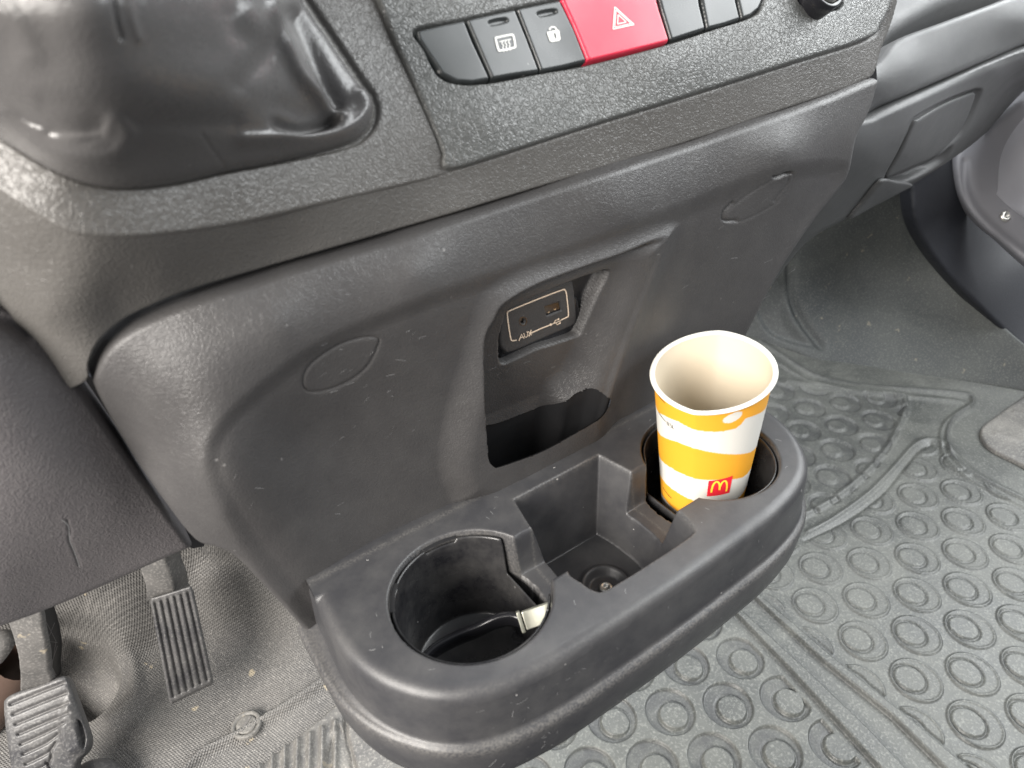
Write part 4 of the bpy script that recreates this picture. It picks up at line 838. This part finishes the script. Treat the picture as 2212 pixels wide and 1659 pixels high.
def lat_mask(P, k0, a_, b_, ir, jr, R, Rin, off, mode):
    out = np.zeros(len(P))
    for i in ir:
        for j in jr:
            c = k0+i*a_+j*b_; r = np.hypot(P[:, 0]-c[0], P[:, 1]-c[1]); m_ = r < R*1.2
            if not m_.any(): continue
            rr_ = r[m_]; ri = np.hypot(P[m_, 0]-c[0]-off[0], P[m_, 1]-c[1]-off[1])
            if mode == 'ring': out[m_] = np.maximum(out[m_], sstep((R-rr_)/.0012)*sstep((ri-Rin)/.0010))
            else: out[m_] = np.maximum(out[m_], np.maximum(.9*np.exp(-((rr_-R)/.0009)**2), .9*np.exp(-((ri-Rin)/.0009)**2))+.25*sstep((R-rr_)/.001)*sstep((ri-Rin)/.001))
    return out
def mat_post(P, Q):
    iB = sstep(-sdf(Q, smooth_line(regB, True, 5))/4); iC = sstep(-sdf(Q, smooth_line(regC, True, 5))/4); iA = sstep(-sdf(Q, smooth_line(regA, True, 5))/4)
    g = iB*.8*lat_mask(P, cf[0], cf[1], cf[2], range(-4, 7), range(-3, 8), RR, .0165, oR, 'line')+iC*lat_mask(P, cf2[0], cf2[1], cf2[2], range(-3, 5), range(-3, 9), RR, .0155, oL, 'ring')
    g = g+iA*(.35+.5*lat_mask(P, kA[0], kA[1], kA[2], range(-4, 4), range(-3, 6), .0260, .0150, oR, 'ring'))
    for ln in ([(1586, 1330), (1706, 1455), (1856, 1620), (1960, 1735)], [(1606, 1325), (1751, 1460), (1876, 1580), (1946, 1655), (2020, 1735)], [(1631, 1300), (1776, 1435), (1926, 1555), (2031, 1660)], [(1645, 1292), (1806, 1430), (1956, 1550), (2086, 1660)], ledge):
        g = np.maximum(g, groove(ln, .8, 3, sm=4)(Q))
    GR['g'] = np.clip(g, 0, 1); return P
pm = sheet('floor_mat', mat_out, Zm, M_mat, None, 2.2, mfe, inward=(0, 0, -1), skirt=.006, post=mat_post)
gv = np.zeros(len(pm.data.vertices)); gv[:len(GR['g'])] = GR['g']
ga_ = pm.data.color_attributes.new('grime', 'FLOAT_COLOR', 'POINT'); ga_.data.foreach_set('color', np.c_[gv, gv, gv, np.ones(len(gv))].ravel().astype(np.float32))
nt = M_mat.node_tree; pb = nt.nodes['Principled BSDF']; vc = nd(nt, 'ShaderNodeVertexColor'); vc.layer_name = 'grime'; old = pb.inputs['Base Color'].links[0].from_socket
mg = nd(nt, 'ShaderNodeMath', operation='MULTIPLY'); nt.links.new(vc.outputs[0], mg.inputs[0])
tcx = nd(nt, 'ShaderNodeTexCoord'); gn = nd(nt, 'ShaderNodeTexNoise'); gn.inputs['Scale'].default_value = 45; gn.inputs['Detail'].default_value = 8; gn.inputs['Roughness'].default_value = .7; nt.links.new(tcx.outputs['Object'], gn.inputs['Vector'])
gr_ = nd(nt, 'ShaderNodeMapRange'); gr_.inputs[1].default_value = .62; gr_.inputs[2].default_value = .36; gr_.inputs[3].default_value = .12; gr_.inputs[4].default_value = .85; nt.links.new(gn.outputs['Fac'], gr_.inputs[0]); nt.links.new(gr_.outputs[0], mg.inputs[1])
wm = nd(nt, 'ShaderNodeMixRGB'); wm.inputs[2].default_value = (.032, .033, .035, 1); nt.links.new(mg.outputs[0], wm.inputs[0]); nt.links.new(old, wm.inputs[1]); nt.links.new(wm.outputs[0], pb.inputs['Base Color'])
tag(pm, 'grey rubber passenger floor mat with rows of round eccentric studs, under the cup holder tray', 'floor mat')
stp = sheet('step_mat', [(2120, 926), (2160, 892), (2209, 857), (2330, 775), (2500, 880), (2500, 1160), (2330, 1068), (2212, 1003), (2138, 964)], Surf([(2120, 926, 'z', .013), (2209, 857, 'z', .013), (2500, 1000, 'z', .013), (2212, 1003, 'z', .013), (2400, 900, 'z', .013)]), M_mat2, None, 3,
    [groove([(2150, 935), (2300, 985), (2480, 1060)], -.002, 4), groove([(2190, 890), (2330, 920), (2480, 960)], -.002, 4)], inward=(0, 0, -1), edge=(.002, 6), skirt=.009)
tag(stp, 'pale dusty ribbed rubber step mat at the right edge, overlapping the studded mat', 'floor mat')
# driver mat: ribbed heel pad corner seen at the bottom
Zd = Surf([(500, 1600, 'z', .008), (900, 1500, 'z', .008), (1000, 1700, 'z', .008), (1100, 1500, 'z', .008), (700, 1800, 'z', .008)])
dm_out = [(560, 1665), (640, 1600), (740, 1500), (790, 1465), (850, 1440), (930, 1430), (1000, 1500), (1040, 1700), (980, 1850), (500, 1850), (480, 1720)]
dm_out = [(465, 1730), (560, 1655), (680, 1560), (760, 1492), (840, 1440), (930, 1420), (1000, 1500), (990, 1850), (430, 1850)]
rb = []
for k in range(7):
    x = 560+k*27; rb.append(groove([(x-10, 1800), (x, 1700-k*3), (x+3, 1640-k*13)], -.006, 5.5, sm=3))
dm = sheet('heel_mat', dm_out, Zd, M_mat2, None, 2.6, rb+[groove([(470, 1710), (560, 1640), (680, 1545), (760, 1480)], -.003, 5), groove([(755, 1850), (770, 1700), (745, 1580), (752, 1530), (765, 1508), (790, 1500)], .008, 5),
    dent([(700, 1660), (730, 1560), (752, 1620), (770, 1700)], .005, 6)], inward=(0, 0, -1), edge=(.002, 6), skirt=.006)
tag(dm, 'dusty ribbed driver heel mat at the bottom, left of the cup holder tray', 'floor mat')
# ================================================================== PASSENGER SIDE
ST = Surf([(1600, 700, 'z', .02), (1750, 775, 'z', .005), (2000, 812, 'z', .005), (2200, 845, 'z', .005), (2450, 880, 'z', .005), (1700, 560, 'z', .16), (1850, 560, 'z', .15), (2000, 600, 'z', .13), (2120, 720, 'z', .07), (1850, 450, 'z', .26), (2000, 400, 'z', .30), (1600, 500, 'z', .2), (1950, 700, 'z', .065), (1800, 700, 'z', .05)])
toe = sheet('passenger_footwell', [(1540, 800), (1540, 500), (1700, 380), (1850, 330), (1960, 340), (1985, 400), (1990, 470), (2022, 540), (2075, 608), (2160, 690), (2230, 750), (2330, 830), (2480, 880), (2470, 930), (2300, 870), (2190, 846), (2050, 826), (1900, 812), (1800, 798), (1700, 760), (1640, 770)], ST, M_toe, None, 4,
    [groove([(1708, 560), (1712, 640), (1740, 700), (1775, 745)], .012, 9), dent([(1600, 560), (1700, 600), (1712, 690), (1770, 750), (1700, 745), (1640, 700)], .01, 20)], inward=(.2, .5, -.7), edge=(.01, 10), skirt=0)
tag(toe, kind='structure')
# dark kick panel / wheel arch box at the right
SKk = Surf([(1975, 400, 'z', .33), (1990, 500, 'z', .26), (2060, 640, 'z', .15), (2212, 790, 'z', .03), (2350, 900, 'z', .0), (2075, 340, 'd', 1.19), (2120, 480, 'd', 1.20), (2212, 570, 'd', 1.21), (2400, 700, 'd', 1.21), (2100, 560, 'd', 1.19), (2212, 200, 'd', 1.25), (2400, 200, 'd', 1.26)])
kick = sheet('kick_panel', [(1968, 412), (1960, 360), (2020, 300), (2110, 230), (2250, 150), (2460, 100), (2460, 960), (2330, 860), (2212, 758), (2140, 690), (2060, 608), (2004, 535), (1976, 475)], SKk, M_dark, None, 4, [], inward=(.7, .65, -.3), edge=(.01, 10), skirt=.05)
tag(kick, 'dark blue-black kick panel at the outer side of the passenger footwell', 'trim panel')
DR = thing('door_trim', (0, 0, 0), 'pale grey curved door step trim with a small screw at the right edge', 'door trim')
SD = Surf([(2070, 340, 'd', 1.16), (2090, 430, 'd', 1.15), (2150, 510, 'd', 1.13), (2212, 560, 'd', 1.11), (2400, 680, 'd', 1.07), (2120, 300, 'd', 1.16), (2212, 230, 'd', 1.12), (2212, 400, 'd', 1.08), (2400, 300, 'd', 1.04), (2400, 500, 'd', 1.02), (2140, 380, 'd', 1.13)])
sheet('step_trim', [(2066, 330), (2068, 400), (2090, 450), (2125, 492), (2165, 525), (2212, 568), (2300, 640), (2460, 740), (2460, 120), (2300, 150), (2180, 240), (2110, 290)], SD, M_step, DR, 4,
      [groove([(2085, 350), (2086, 405), (2105, 448), (2140, 488), (2215, 548), (2330, 630)], .006, 8)], inward=(.75, .6, -.25), edge=(.012, 14), skirt=.03)
SD2 = Surf([(2150, 290, 'd', 1.20), (2160, 360, 'd', 1.12), (2185, 420, 'd', 1.06), (2212, 450, 'd', 1.0), (2400, 560, 'd', .86), (2212, 250, 'd', 1.12), (2400, 200, 'd', .95), (2400, 350, 'd', .88), (2212, 350, 'd', 1.02)])
sheet('pale_panel', [(2150, 300), (2152, 350), (2165, 395), (2190, 435), (2240, 475), (2330, 530), (2460, 590), (2460, 100), (2280, 170), (2200, 235), (2165, 270)], SD2, M_door, DR, 4, inward=(.75, .6, -.25), edge=(.02, 26), skirt=.04)
c0 = SD([(2172, 467)], .003)[0]
loft('screw', [[c0+RT*r*math.cos(t)+UP*r*math.sin(t)-FWD*h for t in np.linspace(0, 6.283, 20, endpoint=False)] for r, h in ((.009, 0), (.008, .003), (.004, .004), (.003, .002))], M_metal, DR, cap=True)
# passenger dashboard
PD = thing('passenger_dashboard', (0, 0, 0), 'dark grey passenger side dashboard with a recessed latch panel, right of the centre console', 'dashboard')
SDp = Surf([(1850, 130, 'y', .464), (1930, 85, 'y', .464), (2212, -25, 'y', .464), (2400, -95, 'y', .464), (1880, 175, 'y', .445), (1960, 140, 'y', .445), (2212, 45, 'y', .445), (2400, -35, 'y', .445), (1880, 240, 'y', .447), (2212, 106, 'y', .447), (2400, 30, 'y', .447), (1830, 250, 'y', .443)])
sheet('upper_beam', [(1780, 330), (1800, 200), (1900, 130), (1940, 84), (2040, 45), (2140, 8), (2212, -20), (2450, -110), (2450, -5), (2212, 96), (2080, 152), (1960, 205), (1881, 243)], SDp, M_pass, PD, 3.2, [], inward=(0, .8, -.5), edge=(.006, 12), skirt=.02)
SDt = Surf([(1900, 70, 'y', .50), (2200, -60, 'y', .50), (1950, 0, 'y', .52), (2100, -80, 'y', .53)])
sheet('top_rail', [(1900, 90), (1938, 58), (2000, 20), (2060, -10), (2200, -60), (2200, -160), (1960, -60), (1900, 40)], SDt, M_pass, PD, 4, inward=(0, .3, -1), edge=(.012, 24), skirt=.03)
sheet('shelf_recess', [(1880, 110), (1938, 60), (1945, -10), (2100, -90), (2300, -160), (2300, -260), (1880, -200)], Surf([(1900, 0, 'y', .62), (2200, -60, 'y', .62), (2000, -200, 'y', .66)]), M_black, PD, 8, skirt=0)
SGb = Surf([(2080, 165, 'y', .440), (2350, 52, 'y', .440), (2150, 150, 'y', .442), (1830, 280, 'y', .438), (1885, 250, 'y', .438), (2212, 112, 'y', .438), (2450, 10, 'y', .438), (1800, 450, 'y', .470), (1730, 545, 'y', .50), (1842, 470, 'y', .485), (1973, 404, 'y', .49), (2065, 345, 'y', .495), (2128, 297, 'y', .50), (2212, 205, 'y', .50), (2450, 0, 'y', .50), (2000, 300, 'y', .445), (1900, 350, 'y', .445), (1650, 640, 'y', .53)])
latch = [(1914, 384), (1945, 330), (1975, 268), (1990, 255), (2040, 225), (2095, 202), (2106, 200), (2108, 212), (2085, 270), (2050, 315), (2010, 345), (1965, 365), (1930, 380)]
gl = sheet('glovebox', [(1640, 660), (1680, 560), (1760, 400), (1830, 276), (1882, 254), (1960, 217), (2080, 164), (2212, 108), (2450, 5), (2450, 45), (2300, 130), (2212, 205), (2160, 262), (2128, 297), (2065, 345), (1973, 404), (1842, 472), (1745, 530)], SGb, M_pass, PD, 2.6,
      [dent([(1908, 390), (1940, 325), (1968, 262), (1985, 246), (2040, 216), (2100, 192), (2122, 192), (2118, 215), (2085, 285), (2040, 330), (2005, 370), (1940, 400)], .007, 7),
       dent([(1930, 385), (2010, 350), (2060, 310), (2040, 350), (1990, 380), (1950, 392)], .012, 9), groove([(2212, 118), (2100, 160), (1960, 222), (1885, 255)], .0015, 5)], inward=(0, 1, -.15), edge=(.008, 14), skirt=.03)
SLt = Surf([(u, v, 'y', float(SGb([(u, v)])[0, 1])+.0035) for u, v in latch])
sheet('latch_panel', latch, SLt, M_pass, PD, 2.4, inward=(0, 1, -.15), edge=(.003, 6), skirt=.008)
sheet('seam_backing', [(1870, 240), (1960, 200), (2080, 147), (2212, 92), (2450, -8), (2450, 22), (2212, 124), (2080, 180), (1960, 232), (1870, 270)], Surf([(1870, 250, 'y', .466), (2212, 105, 'y', .466), (2450, 0, 'y', .466), (2000, 200, 'y', .466)]), M_black, PD, 6, skirt=0)
# pale lower lip under the glovebox
sheet('lower_lip', [(1840, 474), (1868, 438), (1895, 405), (1914, 388), (1940, 392), (1968, 396), (1973, 404), (1940, 422), (1890, 448)], Surf([(1838, 486, 'y', .483), (1915, 390, 'y', .452), (1973, 408, 'y', .482), (1900, 440, 'y', .478), (2000, 380, 'y', .48)]), M_pass, PD, 2.4, inward=(0, 1, 0), edge=(.003, 5), skirt=.004)
